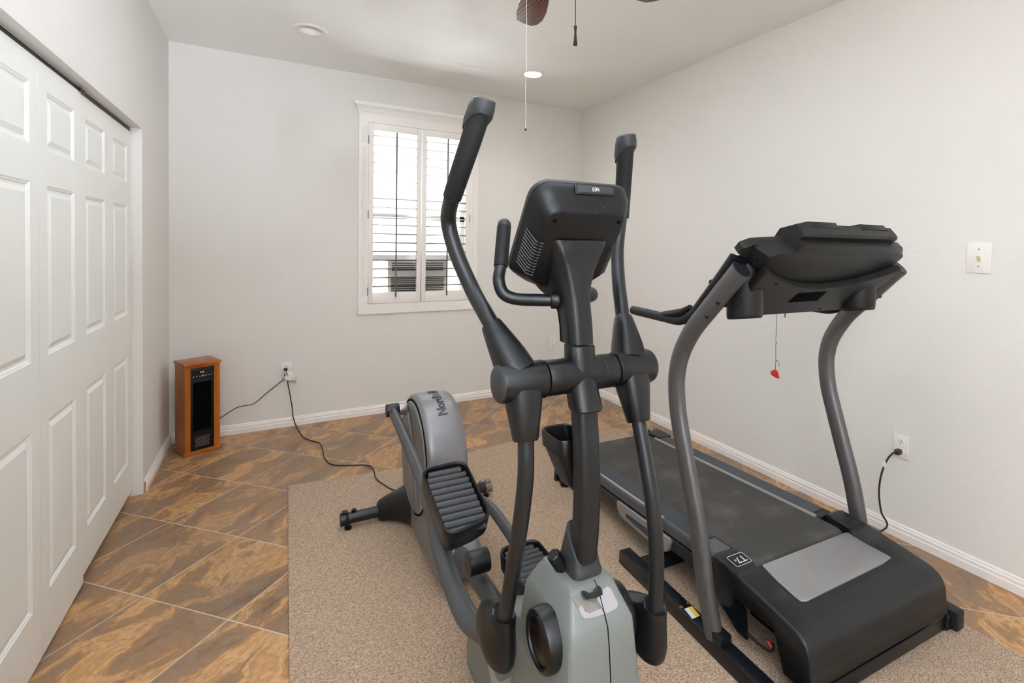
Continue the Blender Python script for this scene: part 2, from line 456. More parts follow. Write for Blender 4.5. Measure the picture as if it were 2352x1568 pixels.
# back wall with the window opening
WX0, WX1, WZ0, WZ1 = 0.664, 1.508, 0.912, 2.362
b = MB(); ym = YB + T / 2
b.box(((XL - T + WX0) / 2, ym, HC / 2), (WX0 - XL + T, T, HC))
b.box(((XR + T + WX1) / 2, ym, HC / 2), (XR + T - WX1, T, HC))
b.box(((WX0 + WX1) / 2, ym, WZ0 / 2), (WX1 - WX0, T, WZ0))
b.box(((WX0 + WX1) / 2, ym, (WZ1 + HC) / 2), (WX1 - WX0, T, HC - WZ1))
struct(b.build('wall_back', 'wall', smooth=False))
b = MB(); b.box((XR + T / 2, (YF + YB) / 2, HC / 2), (T, YB - YF, HC)); struct(b.build('wall_right', 'wallR', smooth=False))
# left wall with closet opening
CY0, CY1, CZ = 1.80, 3.50, 1.995
b = MB()
b.box((XL - T / 2, (CY1 + YB) / 2, HC / 2), (T, YB - CY1, HC))
b.box((XL - T / 2, (YF + CY0) / 2, HC / 2), (T, CY0 - YF, HC))
b.box((XL - T / 2, (CY0 + CY1) / 2, (CZ + HC) / 2), (T, CY1 - CY0, HC - CZ))
b.box((XL - T - 0.62, (CY0 + CY1) / 2, HC / 2), (0.08, CY1 - CY0 + 0.4, HC))
b.box((XL - T - 0.29, CY1 + 0.14, HC / 2), (0.58, 0.08, HC)); b.box((XL - T - 0.29, CY0 - 0.14, HC / 2), (0.58, 0.08, HC))
b.box((XL - T - 0.29, (CY0 + CY1) / 2, HC + 0.03), (0.7, CY1 - CY0 + 0.4, 0.06))
struct(b.build('wall_left', 'wall', smooth=False))
# wall behind the camera, with an added opening that lets fill light in
b = MB(); fy = YF - T / 2
FX0, FX1, FZ0, FZ1 = -0.45, 0.80, 0.9, 2.15
b.box(((XL - T + FX0) / 2, fy, HC / 2), (FX0 - XL + T, T, HC)); b.box(((XR + T + FX1) / 2, fy, HC / 2), (XR + T - FX1, T, HC))
b.box(((FX0 + FX1) / 2, fy, FZ0 / 2), (FX1 - FX0, T, FZ0)); b.box(((FX0 + FX1) / 2, fy, (FZ1 + HC) / 2), (FX1 - FX0, T, HC - FZ1))
struct(b.build('wall_front', 'wall', smooth=False))

def baseboard(name, p0, p1, out):
    """stepped profile along a wall line"""
    p0, p1, out = V3(p0), V3(p1), V3(out)
    prof = [(0, 0), (0.0135, 0), (0.0135, 0.034), (0.010, 0.038), (0.010, 0.044), (0.0115, 0.046), (0.0115, 0.052), (0.007, 0.057), (0.007, 0.063), (0.003, 0.069), (0, 0.069)]
    b = MB(); b.loft([[p + out * d + V3((0, 0, z)) for d, z in prof] for p in (p0, p1)])
    return struct(b.build(name, 'trim', ang=20))
baseboard('baseboard_back', (XL + 0.0136, YB, 0), (XR - 0.0136, YB, 0), (0, -1, 0))
baseboard('baseboard_right', (XR, YF, 0), (XR, YB, 0), (-1, 0, 0))
bl = baseboard('baseboard_left', (XL, CY1 + 0.02, 0), (XL, YB, 0), (1, 0, 0))
b = MB(); b.box((XL + 0.005, CY1 + 0.0185, 0.029), (0.009, 0.003, 0.058)); b.build('cut_end', 'drywall_raw', bl)

# closet track + four bifold leaves
b = MB(); b.box((-0.685, (CY0 + CY1) / 2, CZ - 0.011), (0.03, CY1 - CY0 - 0.004, 0.02)); tr = struct(b.build('trim_1', 'darkmetal'))
b = MB(); b.box((-0.672, 2.67, 1.978), (0.035, 0.06, 0.014)); b.build('roller_bracket', 'darkmetal', tr)

def door_leaf(n, y0, y1, x, z0, z1):
    o = thing('door_%d' % n, (x, y0, z0), 0, None, None, kind='structure')
    w = y1 - y0; h = z1 - z0; th = 0.032
    zs = [(1.885, 1.690), (1.573, 1.003), (0.785, 0.205)]
    # local: X = out of the face (towards the room), Y along the leaf, Z up.  stile 20 / 66 percent panel
    pm = 0.055 if n % 2 else 0.055
    ya, yb_ = (w * 0.19, w * 0.84) if n % 2 == 1 else (w * 0.17, w * 0.81)
    b = MB()
    # slab body behind the face
    b.box((-th / 2 - 0.009, w / 2, h / 2), (th, w, h))
    # front skin, 9 mm, pierced by the three panels
    def skin(y_0, y_1, z_0, z_1): b.box((-0.0045, (y_0 + y_1) / 2, (z_0 + z_1) / 2), (0.009, y_1 - y_0, z_1 - z_0))
    skin(0, ya, 0, h); skin(yb_, w, 0, h)
    edges = [h] + [v for p in zs for v in (p[0] - z0, p[1] - z0)] + [0]
    for i in range(0, len(edges), 2): skin(ya, yb_, edges[i + 1], edges[i])
    b.build('slab', 'door', o, smooth=False)
    for zt, zb in zs:
        zt -= z0; zb -= z0; p = MB()
        rings = []
        for d, dep in ((0.0, 0.0), (0.004, -0.003), (0.007, -0.003), (0.012, -0.0075), (0.020, -0.0075), (0.036, -0.001), (0.038, -0.001)):
            rings.append([V3((dep, ya + d, zb + d)), V3((dep, yb_ - d, zb + d)), V3((dep, yb_ - d, zt - d)), V3((dep, ya + d, zt - d))])
        p.loft(rings, caps=False)
        p.face([p.bm.verts.new(q) for q in rings[-1]])
        p.build('raised_panel', 'door', o, ang=5)
    return o
door_leaf(4, 3.090, 3.494, -0.668, 0.030, 1.972)
door_leaf(3, 2.672, 3.087, -0.668, 0.030, 1.972)
door_leaf(2, 2.254, 2.669, -0.661, 0.014, 1.972)
door_leaf(1, 1.836, 2.251, -0.661, 0.014, 1.972)

# ------------------------------------------------------------------ window
W = thing('window_1', (1.086, YB, 0.82), 0, None, None, kind='structure')
def wl(x, y, z): return (x - 1.086, y - YB, z - 0.82)
OX0, OX1, OZ0, OZ1 = 0.588, 1.584, 0.822, 2.433
def wbox(name, x0, x1, y0, y1, z0, z1, m='trim', parent=W, bev=0.0):
    b = MB(); b.box(wl((x0 + x1) / 2, (y0 + y1) / 2, (z0 + z1) / 2), (x1 - x0, y1 - y0, z1 - z0), bev=bev)
    return b.build(name, m, parent)
CW = 0.072
# fluted side casings
for sgn, (x0, x1) in ((0, (OX0, OX0 + CW)), (1, (OX1 - CW, OX1))):
    b = MB(); n = 5
    prof = [(x0, YB), (x0, YB - 0.016)]
    c0 = x0 + 0.020
    for k in range(4):
        a = c0 + k * 0.0105
        prof += [(a, YB - 0.016), (a + 0.0022, YB - 0.0125), (a + 0.0048, YB - 0.0125), (a + 0.007, YB - 0.016)]
    prof += [(x1, YB - 0.016), (x1, YB)]
    flat = [(x0, YB), (x0, YB - 0.016)] + [(p[0], YB - 0.016) for p in prof[2:-2]] + [(x1, YB - 0.016), (x1, YB)]
    zz = [(OZ0, flat), (1.05 - 0.09, flat), (1.05 - 0.085, prof), (1.12, prof), (1.125, flat), (1.16, flat), (1.165, prof), (2.16, prof), (2.165, flat), (2.20, flat), (2.205, prof), (2.33, prof), (2.335, flat), (OZ1, flat)]
    b.loft([[V3(wl(px, py, z)) for px, py in pr] for z, pr in zz])
    b.build('side_casing', 'trim', W, ang=15)
wbox('bottom_casing', OX0 + CW, OX1 - CW, YB - 0.016, YB, OZ0, OZ0 + 0.082)
wbox('head_casing', OX0 + CW, OX1 - CW, YB - 0.016, YB, 2.366, OZ1)
# crown
b = MB()
prof = [(0.0, 0.0), (0.018, 0.0), (0.022, 0.012), (0.026, 0.016), (0.030, 0.030), (0.044, 0.052), (0.048, 0.056), (0.052, 0.060), (0.056, 0.072), (0.056, 0.084), (0.0, 0.084)]
rl = []
for side in (0, 1):
    rl.append([V3(wl(OX0 - (d - 0.016) if side == 0 else OX1 + (d - 0.016), YB - d, OZ1 - 0.002 + z)) for d, z in prof])
b.loft(rl); b.build('crown_moulding', 'trim', W, ang=20)
# jamb lining, sashes, glass
for nm, x0, x1, z0, z1 in (('jamb', WX0, WX0 + 0.012, WZ0, WZ1), ('jamb', WX1 - 0.012, WX1, WZ0, WZ1), ('sill', WX0, WX1, WZ0, WZ0 + 0.012), ('jamb_head', WX0, WX1, WZ1 - 0.012, WZ1)):
    wbox(nm, x0, x1, YB, YB + T, z0, z1)
yg = YB + 0.105
for nm, x0, x1, z0, z1 in (('sash_stile', WX0 + 0.012, WX0 + 0.05, WZ0, WZ1), ('sash_stile', WX1 - 0.05, WX1 - 0.012, WZ0, WZ1), ('meeting_rail', WX0, WX1, 1.60, 1.645), ('sash_rail', WX0, WX1, WZ1 - 0.05, WZ1), ('sash_rail', WX0, WX1, 1.26, 1.30)):
    wbox(nm, x0, x1, yg - 0.015, yg + 0.02, z0, z1, 'vinyl')
for z0, z1 in ((1.30, 1.60), (1.645, WZ1 - 0.05)):
    wbox('glass_pane', WX0 + 0.05, WX1 - 0.05, yg, yg + 0.003, z0, z1, 'glass')

# shutters (hinged leaves, each a thing)
def shutter(x0, x1, label, hinge_side):
    zb, zt = 0.906, 2.364
    yc = YB - 0.004
    o = thing('plantation_shutter', (x0, yc, zb), 0, label, 'window shutter', 'white louvred shutters in the window')
    w, h, t = x1 - x0, zt - zb, 0.026
    st = 0.038; rb = 0.088; rtp = 0.058
    for nm, a0, a1, c0, c1 in (('stile', 0.001, st, 0, h), ('stile', w - st, w - 0.001, 0, h), ('rail', st, w - st, 0, rb), ('rail', st, w - st, h - rtp, h)):
        b = MB(); b.box(((a0 + a1) / 2, 0, (c0 + c1) / 2), (a1 - a0, t, c1 - c0), bev=0.002); b.build(nm, 'shutter', o)
    n = 18; sp = (h - rb - rtp) / (n + 0.35)
    for k in range(n):
        z = rb + sp * (k + 0.7)
        b = MB(); pr = []
        for q in range(12):
            a = 2 * math.pi * q / 12; pr.append((0.031 * math.cos(a), 0.0052 * math.sin(a)))
        tl = math.radians(-1.5)
        pr = [(p * math.cos(tl) - q * math.sin(tl), p * math.sin(tl) + q * math.cos(tl)) for p, q in pr]
        b.loft([[V3((xx, p, z + q)) for p, q in pr] for xx in (st + 0.001, w - st - 0.001)])
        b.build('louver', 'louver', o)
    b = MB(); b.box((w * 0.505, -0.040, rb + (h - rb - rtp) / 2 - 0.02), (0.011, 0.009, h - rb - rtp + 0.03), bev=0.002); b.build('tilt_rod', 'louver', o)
    for z in (0.10, 0.72, 1.32):
        b = MB(); b.tube([(0.0 if hinge_side < 0 else w, -0.0155, z - 0.032), (0.0 if hinge_side < 0 else w, -0.0155, z + 0.032)], 0.004, n=8, spline=False); b.build('hinge', 'steel', o)
shutter(0.660, 1.0845, 'left leaf of the white louvred window shutter, nearer the closet', -1)
shutter(1.0875, 1.512, 'right leaf of the white louvred window shutter, partly behind the black exercise handle', 1)

# air conditioner in the lower sash
A = thing('window_air_conditioner', (1.08, YB + 0.16, 0.926), 0, 'white window air conditioner seen through the lower louvers of the shutters', 'air conditioner')
b = MB(); b.box((0, 0.12, 0.165), (0.50, 0.42, 0.33), bev=0.008); b.build('housing', 'acwhite', A)
b = MB(); b.box((0, -0.097, 0.165), (0.50, 0.014, 0.33), bev=0.004); fr = b.build('front_panel', 'acwhite', A)
b = MB()
for k in range(4): b.box((0, -0.105, 0.305 - k * 0.019), (0.44, 0.004, 0.009))
b.build('air_outlet', 'acdark', fr)
b = MB()
for k in range(10): b.box((0, -0.105, 0.172 - k * 0.0165), (0.45, 0.004, 0.008))
b.build('intake_grille', 'acdark', fr)
for x0, x1 in ((WX0 + 0.014, 0.828), (1.332, WX1 - 0.014)):
    b = MB(); n = 14
    pz = [V3((x0 + (x1 - x0) * k / (2 * n) - 1.08, -0.060 - 0.012 * (k % 2), 0)) for k in range(2 * n + 1)]
    b.loft([[p for p in pz], [p + V3((0, 0, 0.33)) for p in pz]], caps=False, close=False)
    b.build('side_curtain', 'curtain', A)

# the yard outside: ground, a pale neighbouring house
b = MB(); b.box((1, 12, -0.25), (40, 15, 0.1)); tag(b.build('yard_ground', 'grass'), kind='structure')
Hh = thing('neighbour_house', (1.5, 11.5, -0.2), 0, 'pale neighbouring house faintly seen through the window louvers', 'house')
b = MB(); b.box((0, 1.5, 1.3), (9, 3, 2.6)); b.build('wall', 'siding', Hh)
b = MB(); b.prism([(-0.02, 2.6), (3.02, 2.6), (1.5, 3.3)], lambda y, z: V3((-4.9, y, z)), lambda y, z: V3((4.9, y, z))); b.build('roof', 'roof', Hh)

# ------------------------------------------------------------------ ceiling lamps
def downlight(x, y, on, label):
    o = thing('recessed_light', (x, y, HC), 0, label, 'ceiling light', 'round recessed ceiling lights')
    b = MB(); b.lathe([(0.067, -0.002), (0.070, -0.006), (0.094, -0.006), (0.099, 0.0008), (0.067, 0.0008)], (0, 0, 0), (0, 0, 1), 40, caps=False)
    b.build('trim_ring', 'trim', o)
    b = MB(); b.lathe([(0.068, -0.004), (0.062, 0.03), (0.056, 0.062), (0.058, 0.062), (0.0665, 0.0)], (0, 0, 0), (0, 0, 1), 40, caps=False); b.build('baffle', 'trim', o)
    b = MB()
    if on: b.lathe([(0.001, 0.004), (0.03, 0.004), (0.062, 0.012), (0.062, 0.018), (0.001, 0.018)], (0, 0, 0), (0, 0, 1), 32)
    else: b.lathe([(0.001, 0.048), (0.03, 0.050), (0.0565, 0.058), (0.0565, 0.064), (0.001, 0.064)], (0, 0, 0), (0, 0, 1), 32)
    b.build('lens', 'lamp_on' if on else 'bowl', o)
downlight(LAMPS[0][0], LAMPS[0][1], False, 'unlit white recessed light in the ceiling, toward the closet side')
downlight(LAMPS[1][0], LAMPS[1][1], True, 'glowing white recessed light in the ceiling near the far right corner')

# ------------------------------------------------------------------ ceiling fan
FC = V3((0.888, 1.684, 0)); FZ = 2.45
fan = thing('ceiling_fan', (FC.x, FC.y, HC), 0, 'ceiling fan with dark walnut blades at the top of the room', 'ceiling fan')
b = MB(); b.lathe([(0.001, 0), (0.075, 0), (0.075, -0.02), (0.03, -0.05), (0.013, -0.06), (0.013, -0.14), (0.05, -0.16), (0.10, -0.18), (0.115, -0.21), (0.115, -0.265), (0.09, -0.29), (0.055, -0.30), (0.001, -0.30)], (0, 0, 0), (0, 0, 1), 32)
b.build('motor_housing', 'bronze', fan)
b = MB(); b.lathe([(0.001, -0.302), (0.075, -0.302), (0.082, -0.325), (0.07, -0.345), (0.04, -0.357), (0.001, -0.36)], (0, 0, 0), (0, 0, 1), 32); b.build('light_kit', 'bowl', fan)
def blade(ang):
    c, s = math.cos(ang), math.sin(ang)
    ax = V3((c, s, 0)); sd = V3((-s, c, 0)); pt = math.radians(12)
    sd2 = sd * math.cos(pt) + V3((0, 0, 1)) * math.sin(pt)
    out = [(0.17, -0.042), (0.25, -0.056), (0.36, -0.066), (0.44, -0.063), (0.49, -0.050), (0.527, -0.026), (0.526, 0.01), (0.512, 0.050), (0.45, 0.060), (0.36, 0.062), (0.27, 0.055), (0.17, 0.040)]
    b = MB()
    f = lambda dz: (lambda u, v: ax * u + sd2 * v + V3((0, 0, FZ - HC + dz)))
    b.prism(out, f(-0.003), f(0.003)); bl_ = b.build('blade', 'fanblade', fan, bevel=0.0012)
    b = MB(); b.tube([ax * 0.09 + V3((0, 0, -0.28)), ax * 0.15 + V3((0, 0, FZ - HC - 0.012)), ax * 0.23 + V3((0, 0, FZ - HC - 0.008))], [0.012, 0.010, 0.014], flat=(1, 0.35), ref=sd, n=10)
    b.build('blade_iron', 'bronze', bl_)
a1 = math.radians(73)
for k in range(5): blade(a1 - math.radians(72) * k)
def at_az(azdeg, dist, z):
    a = math.radians(azdeg); return V3((math.sin(a) * dist - FC.x, math.cos(a) * dist - FC.y, z - HC))
b = MB()
p0, p1 = at_az(25.45, 1.87, 2.40), at_az(25.54, 1.87, 1.825)
pts = [p0.lerp(p1, t) + V3((0.0012 * math.sin(t * 23), 0.0008 * math.cos(t * 17), 0)) for t in [i / 12 for i in range(13)]]
b.tube(pts, 0.0008, n=6, sub=3); st_ = b.build('pull_string', 'string', fan)
b = MB(); b.lathe([(0.001, 0.004), (0.003, 0.002), (0.0042, -0.003), (0.001, -0.005)], p1, (0, 0, 1), 10); b.build('string_bead', 'bronze', st_)
b = MB(); q0, q1 = at_az(30.92, 1.92, 2.40), at_az(31.0, 1.92, 2.225)
b.tube([q0, q0.lerp(q1, .5), q1], 0.0014, n=6); 
for i in range(46):
    pp = q0.lerp(q1, i / 45); b.lathe([(0.0005, -0.0017), (0.0022, 0), (0.0005, 0.0017)], pp, (0, 0, 1), 6)
ch = b.build('pull_chain', 'bronze', fan)
b = MB(); b.lathe([(0.001, 0.006), (0.005, 0.004), (0.007, -0.001), (0.0048, -0.007), (0.0055, -0.013), (0.004, -0.016), (0.005, -0.035), (0.0085, -0.064), (0.0085, -0.068), (0.001, -0.068)], q1, (0, 0, 1), 16); b.build('wooden_fob', 'bronze', ch)

# ------------------------------------------------------------------ wall plates
def outlet(name, o_loc, face, label, w=0.068, h=0.113):
    """face: unit vector out of the wall (axis aligned)"""
    f = V3(face); s = V3((-f.y, f.x, 0))
    o = thing(name, o_loc, 0, label, 'outlet', 'white wall outlets')
    R = basis((0, 0, 0), s, (0, 0, 1)).to_3x3()
    b = MB(); b.box(f * 0.003, (w, h, 0.006), R, 0.002); b.build('plate', 'plate', o)
    for z in (0.026, -0.026):
        b = MB(); b.loft([[f * d + s * x + V3((0, 0, z + y)) for x, y in rrect(0.033 - i, 0.028 - i, 0.011)] for d, i in ((0.005, 0), (0.0085, 0), (0.009, 0.001))]); rc = b.build('receptacle', 'plate', o)
        b = MB()
        for x, hh in ((-0.0065, 0.009), (0.0065, 0.0075)): b.box(f * 0.0091 + s * x + V3((0, 0, z + 0.003)), (0.0022, hh, 0.0008), R)
        b.box(f * 0.0091 + V3((0, 0, z - 0.008)), (0.0045, 0.0045, 0.0008), R)
        b.build('slots', 'slot', rc)
    return o
outlet('wall_outlet', (0.086, YB, 0.433), (0, -1, 0), 'white outlet on the back wall near the heater, with two black plugs in it')
outlet('wall_outlet', (2.378, YB, 0.449), (0, -1, 0), 'unused white outlet on the back wall, just left of the console column')
outlet('wall_outlet', (XR, 1.285, 0.446), (-1, 0, 0), 'white outlet on the right wall feeding the treadmill cord')
sw = thing('light_switch', (XR, 0.997, 1.374), 0, 'oversized white light switch plate on the right wall', 'light switch')
Rr = basis((0, 0, 0), (0, 1, 0), (0, 0, 1)).to_3x3()
b = MB(); b.box((-0.003, 0, 0), (0.089, 0.133, 0.006), Rr, 0.002); b.build('plate', 'plate', sw)
b = MB(); b.box((-0.0065, 0, -0.005), (0.010, 0.024, 0.002), Rr); tg = b.build('toggle', 'ivory', sw)
tg['label'] = 'tan toggle'
b2 = MB(); b2.box((-0.012, 0, 0.003), (0.007, 0.009, 0.018), Rr, 0.001); b2.build('lever', 'ivory', tg)
b = MB()
for z in (0.037, -0.037): b.lathe([(0.003, 0), (0.0028, 0.0012), (0.0005, 0.0014)], (-0.006, 0, z), (-1, 0, 0), 10)
b.build('screws', 'steel', sw)

# ------------------------------------------------------------------ space heater
hy = math.atan2(0.079, 0.180)
HF = Frame((-0.492, 3.974, 0), hy)
ht = thing('space_heater', HF.o, hy, 'small upright wooden cabinet space heater with black front, standing in the corner', 'heater')
w_, dp = 0.197, 0.185
b = MB(); b.box((w_ / 2, dp / 2, 0.0115), (w_ + 0.018, dp + 0.018, 0.023), bev=0.004); b.build('base', 'heatwood', ht)
b = MB(); b.box((w_ / 2, dp / 2, 0.589), (w_ + 0.014, dp + 0.014, 0.018), bev=0.003); b.build('top', 'heatwood', ht)
b = MB(); fw = 0.030
b.box((fw / 2, dp / 2, 0.3015), (fw, dp, 0.557)); b.box((w_ - 0.017 / 1, dp / 2, 0.3015), (0.034, dp, 0.557)); b.box((w_ / 2, dp - 0.006, 0.3015), (w_ - 0.002, 0.012, 0.557))
b.box((w_ / 2, dp / 2, 0.573), (w_ - 0.002, dp - 0.002, 0.014)); b.build('cabinet', 'heatwood', ht)
b = MB(); b.box((0.0965, 0.045, 0.2945), (0.131, 0.08, 0.541), bev=0.002); fp = b.build('front_panel', 'black', ht)
b = MB()
x0, x1 = 0.048, 0.146
for k in range(13):
    xx = x0 + (x1 - x0) * k / 12; b.box((xx, 0.0035, 0.31), (0.0028, 0.006, 0.31))
b.box((0.097, 0.006, 0.31), (0.104, 0.003, 0.318)); b.build('louvre_grille', 'matte', fp)
b = MB(); b.loft([[V3((x, y, z)) for x, z in fillet([(0.038, 0.497), (0.060, 0.488), (0.134, 0.488), (0.156, 0.497), (0.156, 0.552), (0.038, 0.552)], 0.006)] for y in (0.008, 0.001)]); cp = b.build('control_panel', 'tblack', fp)
b = MB()
for x in (0.047, 0.064, 0.082, 0.115, 0.132, 0.148): b.box((x, 0.0005, 0.509), (0.006, 0.001, 0.004))
b.lathe([(0.0055, 0), (0.0055, 0.001), (0.003, 0.001), (0.003, 0)], (0.098, 0.0008, 0.510), (0, -1, 0), 14, caps=False)
b.build('button_marks', 'white', cp)
b = MB()
for x in (0.088, 0.100): b.box((x, 0.0005, 0.5345), (0.007, 0.001, 0.006))
b.build('display_digits', 'redled', cp)
b = MB()
for k in range(8):
    for j in range(6): b.box((0.062 + j * 0.0135 + (k % 2) * 0.003, 0.0042, 0.048 + k * 0.0085), (0.010, 0.002, 0.0035))
b.build('lower_vent', 'steel', fp)

# ------------------------------------------------------------------ cords
def cord(name, pts, r, label, cat='power cord', m='cord'):
    o = thing(name, pts[0], 0, label, cat)
    b = MB(); q = [V3(p) - V3(pts[0]) for p in pts]
    b.tube(q, r, n=8, sub=8); c = b.build('cable', m, o)
    return o, c
def F0(u, v, z): return hit(u, v, (0, 0, z), (0, 0, 1))
def BW(u, v, d=0.006): return hit(u, v, (0, YB - d, 0), (0, 1, 0))
ca, cc = cord('power_cord', [BW(656, 848, 0.022), BW(659, 858, 0.034), BW(655, 868, 0.02), BW(643, 878, 0.012), BW(615, 900, 0.02), BW(584, 926, 0.04), BW(562, 931, 0.06), BW(540, 938, 0.08), HF.w((w_ + 0.001, 0.115, 0.145))], 0.0032, 'black cord running from the back wall outlet to the wooden heater')
b = MB(); b.box((0, 0.0, 0.0), (0.026, 0.022, 0.018), bev=0.004); b.build('plug', 'cord', ca)
ce, cc = cord('power_cord', [BW(657, 861, 0.022), BW(660, 870, 0.030), BW(662, 885, 0.022), BW(666, 905, 0.018), BW(672, 940, 0.022), BW(673, 955, 0.03), BW(680, 977, 0.05), F0(696, 1003, 0.004), F0(716, 1012, 0.004), F0(735, 1018, 0.004), F0(742, 1035, 0.004), F0(745, 1050, 0.004), F0(762, 1066, 0.004), F0(800, 1068, 0.004), F0(845, 1068, 0.006), F0(858, 1078, 0.013), F0(862, 1095, 0.0142), F0(872, 1106, 0.0142), F0(905, 1125, 0.0142), F0(925, 1119, 0.0142)], 0.0034, 'black cord lying across the tiles from the back wall outlet to the elliptical trainer')
b = MB(); b.box((0, 0.0, 0.0), (0.022, 0.022, 0.018), bev=0.004); b.build('plug', 'cord', ce)
tg_ = thing('paper_tag', BW(662, 862, 0.030), 0, 'crumpled white paper tag hanging on the cords at the back wall outlet', 'paper tag')
b = MB(); o0 = BW(662, 862, 0.030)
grid = [[(659, 851), (664, 852), (672, 855)], [(655, 863), (664, 862), (677, 863)], [(650, 869), (660, 873), (682, 871)], [(651, 870), (664, 874), (679, 879)]]
vs = [[b.bm.verts.new(BW(u, v, 0.033 + 0.008 * math.sin(i * 2 + j * 3)) - o0) for j, (u, v) in enumerate(row)] for i, row in enumerate(grid)]
for i in range(3):
    for j in range(2): b.face((vs[i][j], vs[i][j + 1], vs[i + 1][j + 1], vs[i + 1][j]))
tp_ = b.build('sheet', 'paper', tg_)
sm = tp_.modifiers.new('thickness', 'SOLIDIFY'); sm.thickness = 0.0012

# ------------------------------------------------------------------ rug
rug_o = V3((1.15, 1.3, 0))
outl = [(0.044, YF + 0.9), (0.047, 0.6), (0.047, 1.77), (0.060, 2.5), (0.076, 3.222), (0.40, 3.185), (0.738, 3.155), (1.10, 3.19), (1.49, 3.235), (1.9, 3.17), (2.300, 3.10), (2.285, 2.2), (2.255, 1.1), (2.246, 0.6), (2.246, YF + 0.9)]
b = MB(); b.prism(outl, lambda x, y: V3((x, y, 0.0005)), lambda x, y: V3((x, y, 0.0095)))
tag(b.build('area_rug', 'carpet', origin=rug_o, bevel=0.002), 'large taupe carpet rug under both exercise machines', 'rug')

# ================================================================== ELLIPTICAL TRAINER
EF = Frame((0.67, 2.6, 0), math.radians(-1.0))
RZ = 0.0096          # carpet top
el = thing('elliptical_trainer', EF.o, EF.yaw, 'black and silver elliptical trainer with tall moving arms, nearest to the camera', 'elliptical trainer')
def L(a, bb, z): return V3((a, -bb, z))              # bb grows towards the camera
def PA(u, v, a): return EF.pa(u, v, a)
def PB(u, v, bb): return EF.pb(u, v, -bb)
def cyl(bl, p, q, r, n=24, bev=0.003):
    p, q = V3(p), V3(q); h = (q - p).length
    return bl.lathe([(0.0005, 0), (r - bev, 0), (r - bev * .3, bev * .3), (r, bev), (r, h - bev), (r - bev * .3, h - bev * .3), (r - bev, h), (0.0005, h)], p, q - p, n)

# rear stabilizer ----------------------------------------------------
b = MB(); b.tube([L(-0.355, 0.0, 0.056), L(0.36, 0.0, 0.056)], 0.027, spline=False, n=20); stb = b.build('rear_stabilizer', 'etube', el)
for s in (-1, 1):
    b = MB(); cyl(b, L(s * 0.350, 0, 0.056), L(s * 0.388, 0, 0.056), 0.031); b.box(L(s * 0.365, 0.002, 0.088), (0.026, 0.030, 0.014), bev=0.003); ec = b.build('end_cap', 'eplastic' if s < 0 else 'dirty', stb)
    b = MB(); b.tube([L(s * 0.325, 0, 0.084), L(s * 0.325, 0, 0.096)], 0.011, spline=False, n=12)
    b.build('leveling_stub', 'eplastic' if s < 0 else 'dirty', stb)
    b = MB(); cyl(b, L(s * 0.352, 0.012, RZ + 0.0005), L(s * 0.352, 0.012, 0.022), 0.017, 16, 0.002); b.tube([L(s * 0.352, 0.012, 0.02), L(s * 0.352, 0.008, 0.045)], 0.008, spline=False, n=8); b.build('leveling_foot', 'eplastic', stb)
b = MB()
def ell(a, cb, cz, rb, rz, n=20, ex=2.6):
    out = []
    for k in range(n):
        t = 2 * math.pi * k / n; c, s = math.cos(t), math.sin(t)
        c = math.copysign(abs(c) ** (2 / ex), c); s = math.copysign(abs(s) ** (2 / ex), s)
        out.append(L(a, cb + rb * c, max(cz + rz * s, RZ)))
    return out
for s in (-1, 1):
    b = MB(); b.loft([ell(s * a, cb, cz, rb, rz) for a, cb, cz, rb, rz in ((0.215, 0.0, 0.058, 0.036, 0.036), (0.205, 0.0, 0.06, 0.045, 0.046), (0.17, 0.01, 0.07, 0.055, 0.056), (0.13, 0.03, 0.08, 0.075, 0.066), (0.09, 0.06, 0.09, 0.11, 0.078), (0.07, 0.06, 0.09, 0.11, 0.078))])
    b.build('stabilizer_cover', 'eplastic', el)

# flywheel shroud ----------------------------------------------------
KC, KZ, KR = 0.215, 0.395, 0.285
arc = []
for dgr in range(205, -12, -9):
    t = math.radians(dgr); arc.append((KC + KR * math.cos(t), KZ + KR * math.sin(t)))
nose = [(0.49, 0.30), (0.515, 0.255), (0.565, 0.215), (0.63, 0.185), (0.690, 0.15), (0.712, 0.11), (0.705, 0.065), (0.64, 0.045), (0.50, 0.030), (0.30, 0.030), (0.12, 0.035), (0.02, 0.09), (-0.035, 0.17)]
outl = arc + nose
b = MB()
def scal(k, pts, c=(0.25, 0.33)):
    return [(c[0] + (x - c[0]) * k, c[1] + (y - c[1]) * k) for x, y in pts]
hw = 0.088
prof = [(-hw, 0.955), (-hw + 0.006, 0.975), (-hw + 0.016, 0.992), (-hw + 0.03, 1.0), (hw - 0.03, 1.0), (hw - 0.016, 0.992), (hw - 0.006, 0.975), (hw, 0.955)]
b.loft([[L(a, x, z) for x, z in scal(k, outl)] for a, k in prof])
sh = b.build('flywheel_shroud', 'silver', el, ang=40)
# lettering running up over the rim
b = MB()
def rim_angle(u, v):
    lo = None
    for i in range(-60, 90):
        a = i / 1000; p = PA(u, v, a); r = math.hypot(-p.y - KC, p.z - KZ)
        e = abs(r - KR)
        if lo is None or e < lo[0]: lo = (e, a, math.degrees(math.atan2(p.z - KZ, -p.y - KC)))
    return lo
e0, a0, th0 = rim_angle(1021, 952)

